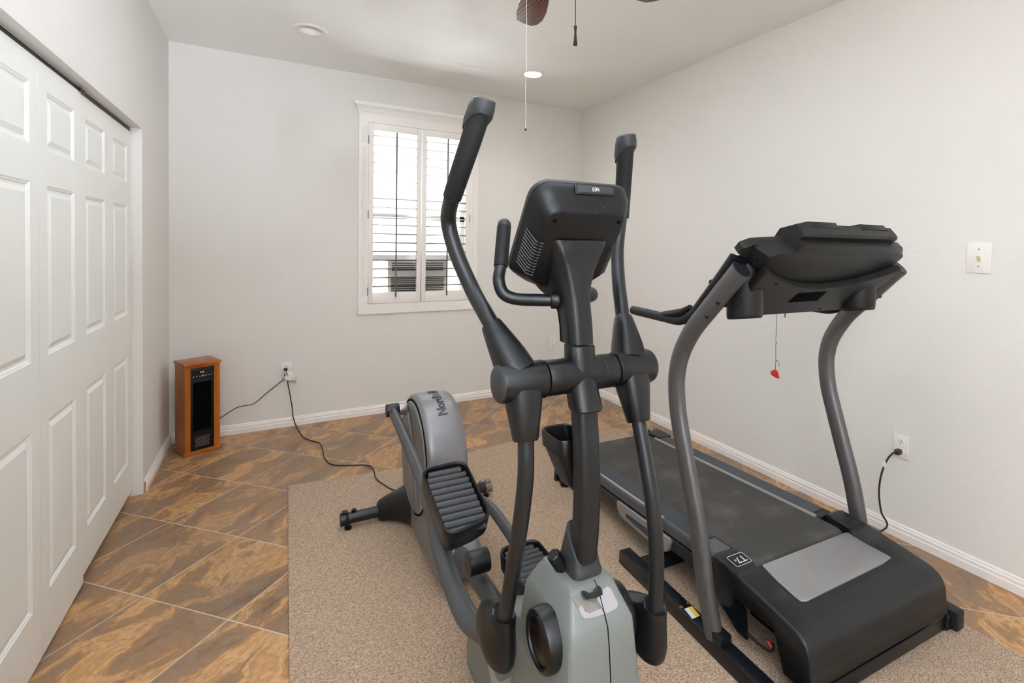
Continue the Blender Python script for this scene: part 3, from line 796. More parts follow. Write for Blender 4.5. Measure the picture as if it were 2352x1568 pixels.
word = 'NordicTrack'
wd = {'N': 1.1, 'o': 0.92, 'r': 0.62, 'd': 0.95, 'i': 0.48, 'c': 0.8, 'T': 0.85, 'a': 0.88, 'k': 0.9}
size = 0.058; adv = 0
for chh in word:
    wch = wd[chh] * size * 0.64
    th = math.radians(th0) + (adv + wch / 2) / KR; adv += wch
    t = V3((0, math.sin(th), math.cos(th)))             # direction of increasing angle: -b then down
    tang = L(0, -math.sin(th), math.cos(th)); nrm = L(0, math.cos(th), math.sin(th))
    o_ = L(a0 - 0.004, KC + (KR + 0.0006) * math.cos(th), KZ + (KR + 0.0006) * math.sin(th))
    text_into(b, chh, size, basis(o_, tang, (-1, 0, 0)), 0.0008, bold=0.0016)
b.build('brand_lettering', 'gloss', sh, smooth=False)
# screw on the nose
b = MB(); b.lathe([(0.004, 0), (0.004, 0.001), (0.0005, 0.001)], L(-hw, 0.64, 0.10), (-1, 0, 0), 12); b.build('screw', 'matte', sh)
for s in (-1, 1):
    b = MB(); b.lathe([(0.262, 0), (0.262, 0.0035), (0.253, 0.0035), (0.253, 0)], L(s * (hw - 0.001), KC, KZ), (s, 0, 0), 56, caps=False); b.build('disc_gap', 'matte', sh)
    b = MB(); b.lathe([(0.001, 0.004), (0.05, 0.004), (0.06, 0.007), (0.20, 0.007), (0.235, 0.010), (0.247, 0.009), (0.2525, 0.002), (0.2525, 0)], L(s * (hw - 0.001), KC, KZ), (s, 0, 0), 56)
    dsc = b.build('crank_disc', 'hgrey', el)
    # long lens-shaped crank moulding across the disc
    hub = (0.108, 0.592) if s < 0 else (0.322, 0.198)
    d = V3((hub[0] - KC, hub[1] - KZ)).to_2d() if False else Vector((hub[0] - KC, hub[1] - KZ)); d.normalize(); pn_ = Vector((-d.y, d.x))
    b = MB(); rg = []
    for off, k in ((0.008, 1.0), (0.016, 0.94), (0.019, 0.8)):
        ring = []
        for i in range(28):
            t = 2 * math.pi * i / 28; q = d * (0.235 * math.cos(t) * (0.98 if k == 1 else 0.97 * (0.3 + 0.7 * k))) + pn_ * (0.060 * k * math.sin(t) * (1 - 0.25 * math.cos(t) ** 2))
            ring.append(L(s * (hw + off), KC + q.x, KZ + q.y))
        rg.append(ring)
    b.loft(rg); b.build('crank_moulding', 'silver', dsc)
    b = MB(); cyl(b, L(s * (hw + 0.01), *hub), L(s * 0.140, *hub), 0.029, 28); b.build('crank_hub', 'steel', el)
    b = MB(); cyl(b, L(s * 0.136, *hub), L(s * 0.196, *hub), 0.031, 28); b.build('crank_bearing', 'eplastic', el)

# pedal arms + pedals -------------------------------------------------
AL = [L(-0.166, 0.108, 0.590), L(-0.166, 0.42, 0.552), L(-0.170, 0.76, 0.505), L(-0.178, 0.93, 0.478), L(-0.190, 1.06, 0.445), L(-0.190, 1.19, 0.398), L(-0.185, 1.33, 0.385), L(-0.168, 1.47, 0.425)]
b = MB(); b.tube(AL, [0.021, 0.022, 0.023, 0.028, 0.028, 0.027, 0.029, 0.026], n=18, exp=2.6); b.build('pedal_arm', 'earm', el)
AR = [L(0.166, 0.322, 0.198), L(0.168, 0.575, 0.250), L(0.172, 0.86, 0.235), L(0.182, 1.06, 0.205), L(0.190, 1.2, 0.21), L(0.185, 1.4, 0.27), L(0.168, 1.62, 0.42)]
b = MB(); b.tube(AR, [0.021, 0.022, 0.023, 0.028, 0.028, 0.028, 0.026], n=18, exp=2.6); b.build('pedal_arm', 'earm', el)

def pedal(o, dirb, ca_, slope, side):
    """o: centre (bb,z); rows across a; slope: dz per bb; tray length 0.30, width 0.155"""
    ll = 0.155; ww = 0.084
    f = Vector((1, -slope)).normalized(); nn = Vector((slope, 1)).normalized()
    def P(a, s, h): return L(ca_ + a, o[0] + f.x * s + nn.x * h, o[1] + f.y * s + nn.y * h)
    # outline: squarer toes toward the far end, narrowing heel
    base = fillet([(-ww, -ll), (ww * 0.92, -ll * 1.02), (ww, ll * 0.80), (-ww * 0.85, ll)] if side < 0 else [(-ww * 0.92, -ll * 1.02), (ww, -ll), (ww * 0.85, ll), (-ww, ll * 0.80)], 0.046, 6)
    def ring(k, h, dl=0): return [P(x * k, y * (k + dl), h) for x, y in base]
    b = MB(); b.loft([ring(0.60, -0.075), ring(0.80, -0.070), ring(0.90, -0.045), ring(0.965, -0.035), ring(0.99, 0.016), ring(0.975, 0.024), ring(0.94, 0.026), ring(0.905, 0.022), ring(0.89, 0.0)], caps=True)
    t_ = b.build('pedal', 'eplastic', el, ang=40)
    b = MB()
    n = 10
    for k in range(n):
        s0 = -ll * 0.84 + (ll * 1.62) * k / (n - 1)
        # width of the tray here
        fr = (s0 + ll) / (2 * ll); wo = ww * (1 - 0.15 * fr) * 0.84; wi = ww * 0.80
        end = max(0.0, abs(s0) / ll - 0.62) * 0.055
        al, ar = (-wo, wi) if side < 0 else (-wi, wo)
        al += end; ar -= end
        rr = 0.0125
        ring = []
        for a in (al, ar):
            ring.append([P(a, s0 + rr * math.cos(math.radians(t)), 0.001 + rr * math.sin(math.radians(t))) for t in range(0, 181, 18)])
        b.loft(ring)
    b.build('pedal_tread', 'tread', t_, ang=50)
    b = MB(); b.loft([[P(x * 0.9, y * 0.9, -0.002) for x, y in base], [P(x * 0.9, y * 0.9, 0.0015) for x, y in base]]); b.build('tray_floor', 'matte', t_)
    return t_
pedal((1.045, 0.570), 1, -0.140, 0.31, -1)
pedal((1.060, 0.262), 1, 0.140, -0.02, 1)
b = MB(); cyl(b, L(-0.055, 0.925, 0.268), L(0.020, 0.925, 0.268), 0.040); b.build('pedal_roller', 'eplastic', el)

# spine ---------------------------------------------------------------
b = MB(); b.tube([L(0, 0.60, 0.12), L(0, 0.75, 0.165), L(0, 1.0, 0.185), L(0, 1.25, 0.20), L(0, 1.50, 0.22)], 0.031, n=20, exp=2.8); b.build('frame_spine', 'earm', el)
b = MB(); b.tube([L(-0.30, 1.60, 0.045), L(0.30, 1.60, 0.045)], 0.030, spline=False, n=20)
for s in (-1, 1): cyl(b, L(s * 0.29, 1.60, 0.043), L(s * 0.345, 1.60, 0.043), 0.0335)
b.build('front_stabilizer', 'etube', el)

# front housing -------------------------------------------------------
def hring(ha, b0, b1, z, r=0.011, n=3):
    return [L(x, y, z) for x, y in rrect(2 * ha, b1 - b0, r, n, 0.0, (b0 + b1) / 2)]
b = MB()
b.loft([hring(0.118, 1.40, 1.735, RZ), hring(0.112, 1.41, 1.73, 0.15), hring(0.102, 1.43, 1.72, 0.32), hring(0.088, 1.455, 1.703, 0.50), hring(0.0835, 1.462, 1.698, 0.548),
        hring(0.079, 1.468, 1.690, 0.560), hring(0.060, 1.50, 1.655, 0.612), hring(0.056, 1.505, 1.645, 0.618), hring(0.046, 1.515, 1.63, 0.620)])
hs_ = b.build('front_housing', 'hgrey', el, ang=30)
b = MB()
seam = [PB(1372, 1382, 1.640), PB(1384, 1404, 1.655), PB(1394, 1436, 1.692), PB(1398, 1452, 1.704)]
zz = [(0.548, 1.6985), (0.50, 1.7035), (0.32, 1.7205), (0.15, 1.7305), (0.012, 1.7355)]
aa = 0.0105
pts = [L(aa, bb + 0.0002, z) for bb, z in ((1.640, 0.6195), (1.656, 0.612), (1.690, 0.5605))] + [L(aa + 0.002 * i, bb, z) for i, (z, bb) in enumerate(zz)]
b.tube(pts, 0.0013, n=6, spline=False); b.build('seam', 'matte', hs_)
b = MB(); b.lathe([(0.0065, 0), (0.0065, 0.0012), (0.0005, 0.0012)], L(-0.0885, 1.655, 0.485), (-1, 0, 0.08), 14); b.build('screw_hole', 'matte', hs_)
nn_ = V3((0, -0.83, 0.56)).normalized(); d0_ = nn_.dot(L(0, 1.6725, 0.586))
for nm_, pl_, m_ in (('light_inset', [(1371, 1378), (1374, 1362), (1394, 1346), (1402, 1350), (1419, 1384), (1417, 1396), (1392, 1409), (1383, 1394)], 'hlight'),
                     ('light_inset', [(1328, 1397), (1336, 1388), (1344, 1404), (1355, 1408), (1381, 1397), (1388, 1409), (1366, 1417), (1342, 1420), (1335, 1412)], 'hlight'),
                     ('dark_inset', [(1312, 1370), (1345, 1380), (1370, 1385), (1375, 1400), (1356, 1407), (1346, 1404), (1336, 1391), (1326, 1396)], 'steel')):
    b = MB(); P_ = [EF.pn(u, v, nn_, d0_ + 0.0006) for u, v in pl_]
    b.loft([P_, [p + nn_ * 0.0008 for p in P_]]); b.build(nm_, m_, hs_)
# rear wing of the housing
b = MB()
wing = fillet([(1.02, 0.02), (1.06, 0.20), (1.20, 0.30), (1.34, 0.40), (1.47, 0.46), (1.55, 0.40), (1.55, 0.02)], 0.05, 5)
wing = [(x, max(z, RZ + 0.002)) for x, z in wing]
b.loft([[L(a, 1.33 + (x - 1.33) * k, RZ + (z - RZ) * k) for x, z in wing] for a, k in ((-0.098, 0.93), (-0.092, 0.98), (-0.075, 1.0), (0.075, 1.0), (0.092, 0.98), (0.098, 0.93))])
wg = b.build('rear_wing', 'hgrey', el)
b = MB(); u_ = fillet([(1.24, 0.32), (1.25, 0.16), (1.33, 0.12), (1.42, 0.16), (1.46, 0.32), (1.42, 0.38)], 0.05, 6)
b.loft([[L(a, x, z) for x, z in u_] for a in (-0.0982, -0.101)]); b.build('light_inset', 'hlight', wg)
b = MB(); cyl(b, L(-0.099, 1.385, 0.285), L(-0.130, 1.385, 0.285), 0.040, 28, 0.006); b.build('pivot_cap', 'hgrey', wg)

# round pivot covers each side of the housing
for s in (-1, 1):
    b = MB(); c0 = L(s * 0.062, 1.603, 0.494); ax = V3((s, 0, 0))
    b.lathe([(0.067, 0), (0.067, 0.048), (0.0645, 0.054), (0.056, 0.058), (0.051, 0.055), (0.049, 0.050), (0.001, 0.050)], c0, ax, 44)
    pc = b.build('pivot_drum', 'eplastic', el)
    b = MB(); b.lathe([(0.0485, 0.0505), (0.046, 0.0525), (0.03, 0.055), (0.001, 0.057)], c0, ax, 40, caps=False); b.build('drum_face', 'bronze', pc)

# column ---------------------------------------------------------------
def csec(cb, z, wa, wb, r=0.015, tilt=0.0):
    return [L(x, y + tilt * (y - cb) * 0, z + tilt * (y - cb)) for x, y in rrect(wa, wb, r, 5, 0.006, cb)]
colp = [PA(1333, 1335, 0.006), PA(1340, 1275, 0.006), PA(1346, 1190, 0.006), PA(1348, 1070, 0.006), PA(1342, 950, 0.006), PA(1339, 900, 0.006)]
b = MB(); cc_ = [(-p.y, p.z) for p in crom([tuple(p) for p in colp], 5) for p in [V3(p)]]
b.loft([csec(cb, z, 0.056, 0.053) for cb, z in cc_]); b.build('column', 'etube', el, ang=40)
# bracket at the foot of the column
b = MB()
b.loft([csec(1.575, 0.590, 0.084, 0.110, 0.02), csec(1.582, 0.630, 0.080, 0.096, 0.02), csec(1.586, 0.655, 0.074, 0.080, 0.018, -0.5), csec(1.590, 0.682, 0.067, 0.068, 0.018, -1.1), csec(1.590, 0.690, 0.065, 0.065, 0.018, -1.1), csec(1.590, 0.691, 0.057, 0.056, 0.018, -1.1)])
br = b.build('column_bracket', 'eside', el, ang=40)
k0, k1 = PA(1296, 1312, -0.030), PA(1270, 1272, -0.062)
b = MB(); ax = (k1 - k0); n = 24; rings = []
for h, sc in ((0, .62), (0.12, .66), (0.2, 0.95), (0.25, 1), (0.9, 1.05), (0.97, 0.98), (1, 0.85)):
    e = ax.normalized().orthogonal().normalized(); f = ax.normalized().cross(e)
    rings.append([k0 + ax * h + (e * math.cos(2 * math.pi * k / n) + f * math.sin(2 * math.pi * k / n)) * 0.0165 * sc * (1 - (0.10 if k % 3 == 0 and h > .15 else 0)) for k in range(n)])
b.loft(rings); b.build('adjustment_knob', 'eplastic', br)
nq_ = V3((0, -0.83, 0.56)).normalized(); dq_ = nq_.dot(L(0, 1.6725, 0.586))
pl0 = [(1338, 1356), (1350, 1362), (1366, 1358), (1376, 1345), (1383, 1357), (1383, 1366), (1366, 1374), (1346, 1377), (1340, 1368)]
b = MB()
rg = []
for h_, k_ in ((0.0, 0.92), (0.010, 1.0), (0.017, 1.0), (0.020, 0.90)):
    P_ = [EF.pn(u, v, nq_, dq_ + 0.016) for u, v in pl0]; c_ = sum(P_, V3((0, 0, 0))) / len(P_)
    rg.append([c_ + (p - c_) * k_ + nq_ * (h_ - 0.014) for p in P_])
b.loft(rg); b.build('cable_plug', 'gloss', br)

# cross casting and pivot tube ------------------------------------------
TB, TZ = 1.562, 1.085
b = MB(); b.loft([csec(1.5960, 1.010, 0.074, 0.070, 0.028), csec(1.5960, 1.014, 0.078, 0.074, 0.030), csec(1.580, 1.05, 0.078, 0.074, 0.033), csec(1.568, 1.085, 0.076, 0.074, 0.034), csec(1.566, 1.12, 0.074, 0.070, 0.032), csec(1.563, 1.155, 0.072, 0.066, 0.028), csec(1.562, 1.158, 0.069, 0.063, 0.026)])
cas = b.build('column_casting', 'eplastic', el, ang=40)
A0 = 0.008
b = MB(); b.lathe([(0.001, 0), (0.041, 0), (0.042, 0.002), (0.042, 0.036), (0.0413, 0.037), (0.042, 0.038), (0.043, 0.075), (0.043, 0.115), (0.042, 0.152), (0.0413, 0.153), (0.042, 0.154), (0.042, 0.190), (0.041, 0.192), (0.001, 0.192)], L(A0 - 0.096, TB, TZ), (1, 0, 0), 44)
b.build('pivot_tube', 'eplastic', cas)

def arm_side(s, sockb, low, sockt, up, grip, boot, rl_=0.0185):
    nm = 'left' if s < 0 else 'right'
    asm = []
    # hub on the pivot tube
    a1, a2 = A0 + s * 0.100, A0 + s * 0.208
    b = MB(); w2 = abs(a2 - a1)
    b.lathe([(0.001, 0), (0.0415, 0), (0.0445, 0.003), (0.0445, w2 - 0.004), (0.043, w2), (0.001, w2)], L(a1, TB, TZ), (s, 0, 0), 44)
    hub = b.build('arm_hub', 'eplastic', el)
    b = MB(); b.lathe([(0.0425, 0), (0.042, 0.004), (0.037, 0.009), (0.02, 0.013), (0.001, 0.014)], L(a2, TB, TZ), (s, 0, 0), 44); b.build('end_cap', 'eside', hub)
    # lower and upper sockets
    am = A0 + s * 0.152
    b = MB(); p0 = L(am, TB, TZ); d = V3(sockb) - p0
    b.tube([p0 + d * 0.15, p0 + d * 0.40, p0 + d * 0.70, p0 + d * 0.97, p0 + d * 1.0], [0.042, 0.0395, 0.033, 0.0275, 0.0255], n=24, exp=2.8, spline=False, ref=(1, 0, 0)); b.build('lower_socket', 'eplastic', hub, ang=40)
    d = V3(sockt) - p0
    b = MB(); b.tube([p0 + d * 0.12, p0 + d * 0.42, p0 + d * 0.75, p0 + d * 0.97, p0 + d * 1.0], [0.044, 0.0400, 0.031, 0.0245, 0.0225], n=24, exp=2.5, spline=False, ref=(1, 0, 0)); b.build('upper_socket', 'eplastic', hub, ang=40)
    b = MB(); b.tube(low, rl_, n=20); b.build('lower_arm', 'etube', el)
    b = MB(); b.tube(up, [0.0195] * (len(up) - 1) + [0.0195], n=20); ua = b.build('upper_arm', 'etube', el)
    # foam grip with a wedge-shaped top
    b = MB(); b.tube(grip, [0.0225, 0.0232, 0.0238, 0.0245] + [0.0245] * (len(grip) - 4), n=24, ref=(1, 0, 0), flat=(1.0, 1.06))
    g = b.build('foam_grip', 'egrip', ua)
    g0, g1 = V3(grip[-2]), V3(grip[-1]); t = (g1 - g0).normalized()
    x_ = V3((1, 0, 0)); x_ = (x_ - t * x_.dot(t)).normalized(); y_ = t.cross(x_)         # y_ : -> roughly away or towards
    if (-y_.y) < 0: y_ = -y_                                                             # towards the camera
    b = MB(); rg = []
    for h0, h1, k in ((-0.060, 0.0, 0.0255), (-0.04, 0.004, 0.0285), (-0.005, 0.020, 0.0275), (0.018, 0.034, 0.0245), (0.024, 0.036, 0.020)):
        ring = []
        for i in range(24):
            a = 2 * math.pi * i / 24; c, s_ = math.cos(a), math.sin(a)
            c = math.copysign(abs(c) ** 0.7, c); s_ = math.copysign(abs(s_) ** 0.7, s_)
            hh = h0 + (h1 - h0) * (0.5 + 0.5 * s_)
            ring.append(g1 + t * hh + x_ * (c * k) + y_ * (s_ * k * 1.05))
        rg.append(ring)
    b.loft(rg); b.build('grip_cap', 'eside', ua, ang=40)
    # boot over the lower pivot
    bb, zz_, am2 = boot
    b = MB(); rg = []
    for dz, db, rb_, ra_ in ((0.012, 0.0, 0.0225, 0.0225), (0.014, 0.0, 0.027, 0.027), (0.006, -0.001, 0.030, 0.030), (-0.006, -0.010, 0.040, 0.032), (-0.018, -0.024, 0.056, 0.035), (-0.036, -0.040, 0.074, 0.039), (-0.058, -0.046, 0.081, 0.042), (-0.080, -0.040, 0.072, 0.042), (-0.100, -0.028, 0.054, 0.037), (-0.112, -0.018, 0.035, 0.028), (-0.117, -0.014, 0.018, 0.016)):
        ring = []
        for i in range(28):
            a = 2 * math.pi * i / 28; c, s_ = math.cos(a), math.sin(a)
            ring.append(L(am2 + ra_ * s_ * (1 - 0.12 * c), bb + db + rb_ * c, zz_ + dz - 0.12 * rb_ * c + (0.012 if c < -0.5 else 0)))
        rg.append(ring)
    b.loft(rg); bo = b.build('pivot_boot', 'eplastic', el, ang=50)
    return hub
lowL = [PA(1208, 1006, -0.150), PA(1207, 1100, -0.154), PA(1195, 1205, -0.158), PA(1175, 1330, -0.162), PA(1158, 1425, -0.165)]
lowR = [PA(1466, 962, 0.158), PA(1490, 1100, 0.160), PA(1503, 1200, 0.162), PA(1508, 1300, 0.164), PA(1505, 1408, 0.165)]
upL = [PA(1135, 755, -0.190), PA(1115, 720, -0.200), PA(1085, 665, -0.215), PA(1048, 580, -0.243), PA(1030, 510, -0.260), PA(1036, 462, -0.268), PA(1044, 435, -0.269)]
upR = [PA(1432, 745, 0.190), PA(1428, 710, 0.198), PA(1421, 650, 0.212), PA(1418, 580, 0.240), PA(1423, 520, 0.258), PA(1429, 480, 0.266), PA(1431, 460, 0.269)]
gL = [PA(1039, 452, -0.268), PA(1056, 400, -0.264), PA(1078, 335, -0.254), PA(1096, 278, -0.245), PA(1103, 256, -0.242)]
gR = [PA(1427, 500, 0.262), PA(1431, 440, 0.266), PA(1434, 390, 0.256), PA(1436, 350, 0.247), PA(1437, 333, 0.243)]
arm_side(-1, PA(1207, 1012, -0.150), lowL, PA(1127, 743, -0.193), upL, gL, (-lowL[-1].y, lowL[-1].z, -0.165))
arm_side(1, PA(1467, 968, 0.158), lowR, PA(1431, 728, 0.193), upR, gR, (-lowR[-1].y, lowR[-1].z, 0.165))

# neck and console -------------------------------------------------------
def nring(z, a0, a1, b0, b1, r=0.012):
    return [L(x, y, z) for x, y in rrect(a1 - a0, b1 - b0, r, 5, (a0 + a1) / 2, (b0 + b1) / 2)]
b = MB()
def kring(z, wr, br, wf, bf, cx_=0.004):
    P_ = [(-wr, br), (wr, br), (wr, br + 0.012), (wf, bf - 0.022), (wf - 0.014, bf), (-wf + 0.014, bf), (-wf, bf - 0.022), (-wr, br + 0.012)]
    return [L(cx_ + x, y, z) for x, y in fillet(P_, 0.010, 3)]
b.loft([kring(1.163, 0.034, 1.527, 0.036, 1.594), kring(1.20, 0.034, 1.522, 0.036, 1.590), kring(1.235, 0.034, 1.510, 0.036, 1.583), kring(1.262, 0.036, 1.480, 0.036, 1.577), kring(1.280, 0.044, 1.436, 0.038, 1.573),
        kring(1.300, 0.060, 1.426, 0.042, 1.570), kring(1.335, 0.074, 1.462, 0.052, 1.568), kring(1.375, 0.080, 1.500, 0.068, 1.571), kring(1.405, 0.083, 1.530, 0.081, 1.576), kring(1.411, 0.082, 1.536, 0.080, 1.574)])
nk = b.build('console_neck', 'eplastic', el, ang=40)
b = MB(); b.tube([L(-0.0305, 1.534, 1.164), L(-0.0305, 1.53, 1.20), L(-0.0306, 1.52, 1.235), L(-0.033, 1.50, 1.262)], 0.0011, n=6); b.build('seam', 'matte', nk)
ct = V3((0, -0.57, 0.82)).normalized(); cn = V3((0, -0.82, -0.57)).normalized(); c0 = L(0.0, 1.47, 1.34)
def CP(a, t, n): return c0 + V3((1, 0, 0)) * a + ct * t + cn * n
def cring(wb, wt, t0, t1, n, bulge=0.0, r=0.03):
    base = fillet([(-wb, t0), (-wb * 0.55, t0 - 0.038), (wb * 0.55, t0 - 0.038), (wb, t0), (wt, t1), (-wt, t1)], [r * .7, r * .8, r * .8, r * .7, r * 1.3, r * 1.3], 6)
    return [CP(a, t + (bulge * (1 - (a / wt) ** 2) if t > (t0 + t1) / 2 + 0.05 else 0), n) for a, t in base]
b = MB()
b.loft([cring(0.126, 0.126, -0.010, 0.218, -0.040, 0.02), cring(0.134, 0.134, -0.014, 0.224, -0.034, 0.02), cring(0.1365, 0.137, -0.016, 0.227, -0.026, 0.02), cring(0.1355, 0.136, -0.015, 0.226, -0.018, 0.02)])
rim = b.build('console_bezel', 'eside', el, ang=40)
b = MB()
b.loft([cring(0.1345, 0.135, -0.014, 0.225, -0.018, 0.02), cring(0.131, 0.132, -0.012, 0.222, -0.002, 0.019), cring(0.122, 0.125, -0.006, 0.213, 0.014, 0.014), cring(0.113, 0.116, 0.002, 0.200, 0.030, 0.008), cring(0.108, 0.109, 0.006, 0.190, 0.0375, 0.005, .022), cring(0.104, 0.104, 0.010, 0.184, 0.040, 0.004, .018)])
cs = b.build('console_back', 'black', el, ang=40)
b = MB()
for u, v in ((1275, 507), (1421, 510)): b.lathe([(0.0055, 0), (0.0055, 0.0008), (0.0005, 0.0008)], EF.pn(u, v, cn, cn.dot(CP(0, 0, 0.0402))), cn, 14)
b.build('screw_holes', 'matte', cs)
# slanted cooling vents low on both flanks
for s in (-1, 1):
    b = MB()
    for k in range(12):
        t = 0.016 + k * 0.0085
        p0 = CP(s * 0.132, t + 0.012, 0.004); p1 = CP(s * 0.1135, t - 0.004, 0.0335); p2 = CP(s * 0.097, t - 0.006, 0.0415)
        b.tube([p0, p1, p2], 0.0021, n=6, spline=False)
    b.box(CP(s * 0.1135, 0.058, 0.030), (0.006, 0.004, 0.004))
    b.build('cooling_vent', 'eside', cs)
# workout card slot in the top bevel
qn = (cn * 0.74 + ct * 0.67).normalized(); qx = V3((1, 0, 0)); qy = qn.cross(qx)
qc = EF.pn(1366, 436, qn, qn.dot(CP(0, 0.2165, 0.0175)))
Rq = basis((0, 0, 0), qx, qy).to_3x3()
b = MB(); b.box(qc + qn * -0.0005, (0.110, 0.026, 0.008), Rq, 0.003); cd_ = b.build('card_slot', 'eplastic', cs)
b = MB(); b.box(qc + qn * 0.0036, (0.100, 0.0175, 0.003), Rq, 0.001); b.build('slot_cover', 'eside', cd_)
b = MB(); text_into(b, '\u00d8fit' if False else '(i)fit', 0.0125, basis(qc + qn * 0.0054, qx, qy) if (qy.z > 0) else basis(qc + qn * 0.0054, -qx, -qy), 0.0003); b.build('slot_lettering', 'white', cd_, smooth=False)
# glue remnants on the flat back
b = MB()
for (cu_, cv_), rr, am in (((1377, 478), (0.013, 0.016), .25), ((1398, 476), (0.016, 0.018), .3)):
    pc_ = EF.pn(cu_, cv_, cn, cn.dot(CP(0, 0, 0.0403)))
    pts = []
    for i in range(22):
        t = 2 * math.pi * i / 21; k = 1 + am * math.sin(3 * t + cu_) ; pts.append(pc_ + V3((1, 0, 0)) * rr[0] * k * math.cos(t) + ct * rr[1] * k * math.sin(t) * 0.7)
    b.tube(pts[:-4], 0.0005, n=4, spline=False)
b.build('glue_marks', 'eside', cs)
# fixed handlebars
gl = [L(-0.020, 1.515, 1.262), L(-0.07, 1.49, 1.262), L(-0.120, 1.462, 1.264), L(-0.148, 1.448, 1.278), L(-0.155, 1.435, 1.310)]
tipL = PA(1159, 508, -0.112); kneeL = PA(1150, 612, -0.140)
for s in (-1, 1):
    pts = [V3((s * -1 * p.x if s > 0 else p.x, p.y, p.z)) for p in gl]
    if s > 0: pts = [L(0.024, 1.515, 1.262), L(0.06, 1.49, 1.262), L(0.100, 1.465, 1.263), L(0.118, 1.44, 1.268), L(0.122, 1.40, 1.275)]
    kn = L(0.110, 1.31, 1.31) if s > 0 else kneeL; tp = L(0.088, 1.20, 1.40) if s > 0 else tipL
    b = MB(); b.tube(pts + [kn], 0.0155, n=18); hb = b.build('fixed_handlebar', 'etube', el)
    d = tp - kn
    b = MB(); b.tube([kn, kn + d * 0.5, tp - d * 0.13], [0.018, 0.0185, 0.0185], n=20); b.build('pulse_grip', 'egrip', hb)
    b = MB(); b.tube([tp - d * 0.13, tp - d * 0.09], 0.0183, n=20, spline=False, dome=True); b.build('grip_end', 'eside', hb)
    b = MB(); cyl(b, L(s * 0.028 + 0.004, 1.515, 1.262), L(s * 0.048 + 0.004, 1.505, 1.262), 0.0215, 24, 0.003); b.build('collar', 'eplastic', hb)

# bottle holder ----------------------------------------------------------
b = MB()
def br_(z, a0, a1, b0, b1, r): return nring(z, a0, a1, b0, b1, r)
b.loft([br_(0.780, 0.016, 0.042, 1.48, 1.55, .008), br_(0.788, 0.008, 0.045, 1.470, 1.555, .012), br_(0.808, -0.006, 0.045, 1.465, 1.558, .018), br_(0.885, -0.038, 0.045, 1.452, 1.562, .024), br_(0.886, -0.0425, 0.046, 1.449, 1.563, .026), br_(0.920, -0.0455, 0.046, 1.447, 1.564, .027), br_(0.925, -0.043, 0.045, 1.450, 1.562, .026), br_(0.923, -0.038, 0.042, 1.455, 1.558, .023), br_(0.82, -0.002, 0.040, 1.475, 1.55, .012)])
b.build('bottle_holder', 'eplastic', el, ang=40)

# ================================================================== TREADMILL
TF = Frame((1.757, 1.19, 0), math.radians(-2.5))
tm = thing('treadmill', TF.o, TF.yaw, 'dark grey treadmill with wide black belt and curved uprights, parallel to the right wall', 'treadmill')
def Q(a, y, z): return V3((a, y, z))                  # y grows away from the camera
def dz(y): return 0.272 - 0.044 * y                   # height of the deck surface
# base frame
for s in (-1, 1):
    b = MB(); b.box(Q(s * 0.4295, 0.06 if s < 0 else 0.12, RZ + 0.0275), (0.056, 0.98 if s < 0 else 0.86, 0.055), bev=0.003); rl = b.build('base_rail', 'tframe', tm)
    if s < 0:
        b = MB()
        for u, v in ((1565, 1395), (1581, 1386)): b.lathe([(0.007, 0), (0.007, 0.004), (0.004, 0.006), (0.0005, 0.006)], TF.pz(u, v, RZ + 0.055), (0, 0, 1), 10)
        b.build('bolts', 'bolt', rl)
        c_ = [TF.pz(u, v, RZ + 0.0556) for u, v in ((1572, 1398), (1589, 1392), (1608, 1414), (1590, 1421))]
        b = MB(); b.loft([[q + V3((0, 0, h)) for q in c_] for h in (0, 0.0006)]); lb = b.build('warning_label', 'white', rl, smooth=False)
        m2 = [c_[0].lerp(c_[3], .0), c_[1], c_[2], c_[3].lerp(c_[2], .55)]; m2[0] = c_[0].lerp(c_[1], .5)
        b = MB(); b.loft([[q + V3((0, 0, h)) for q in (m2[0], m2[1], m2[2], m2[3])] for h in (0.0006, 0.001)]); b.build('yellow_band', 'tagyellow', lb, smooth=False)
b = MB(); b.box(Q(0.02, -0.275, RZ + 0.025), (0.90, 0.055, 0.050), bev=0.003); cbm = b.build('front_crossbar', 'tframe', tm)
b = MB(); b.box(Q(0.452, -0.268, RZ + 0.035), (0.052, 0.125, 0.07), bev=0.006); b.lathe([(0.005, 0), (0.005, 0.001), (0.0005, 0.001)], Q(0.462, -0.331, 0.045), (0, -1, 0), 10); b.build('frame_end_cap', 'tblack', cbm)
b = MB(); b.box(Q(0, 0.45, RZ + 0.0275), (0.81, 0.05, 0.05), bev=0.003); b.build('rear_crossbar', 'tframe', tm)

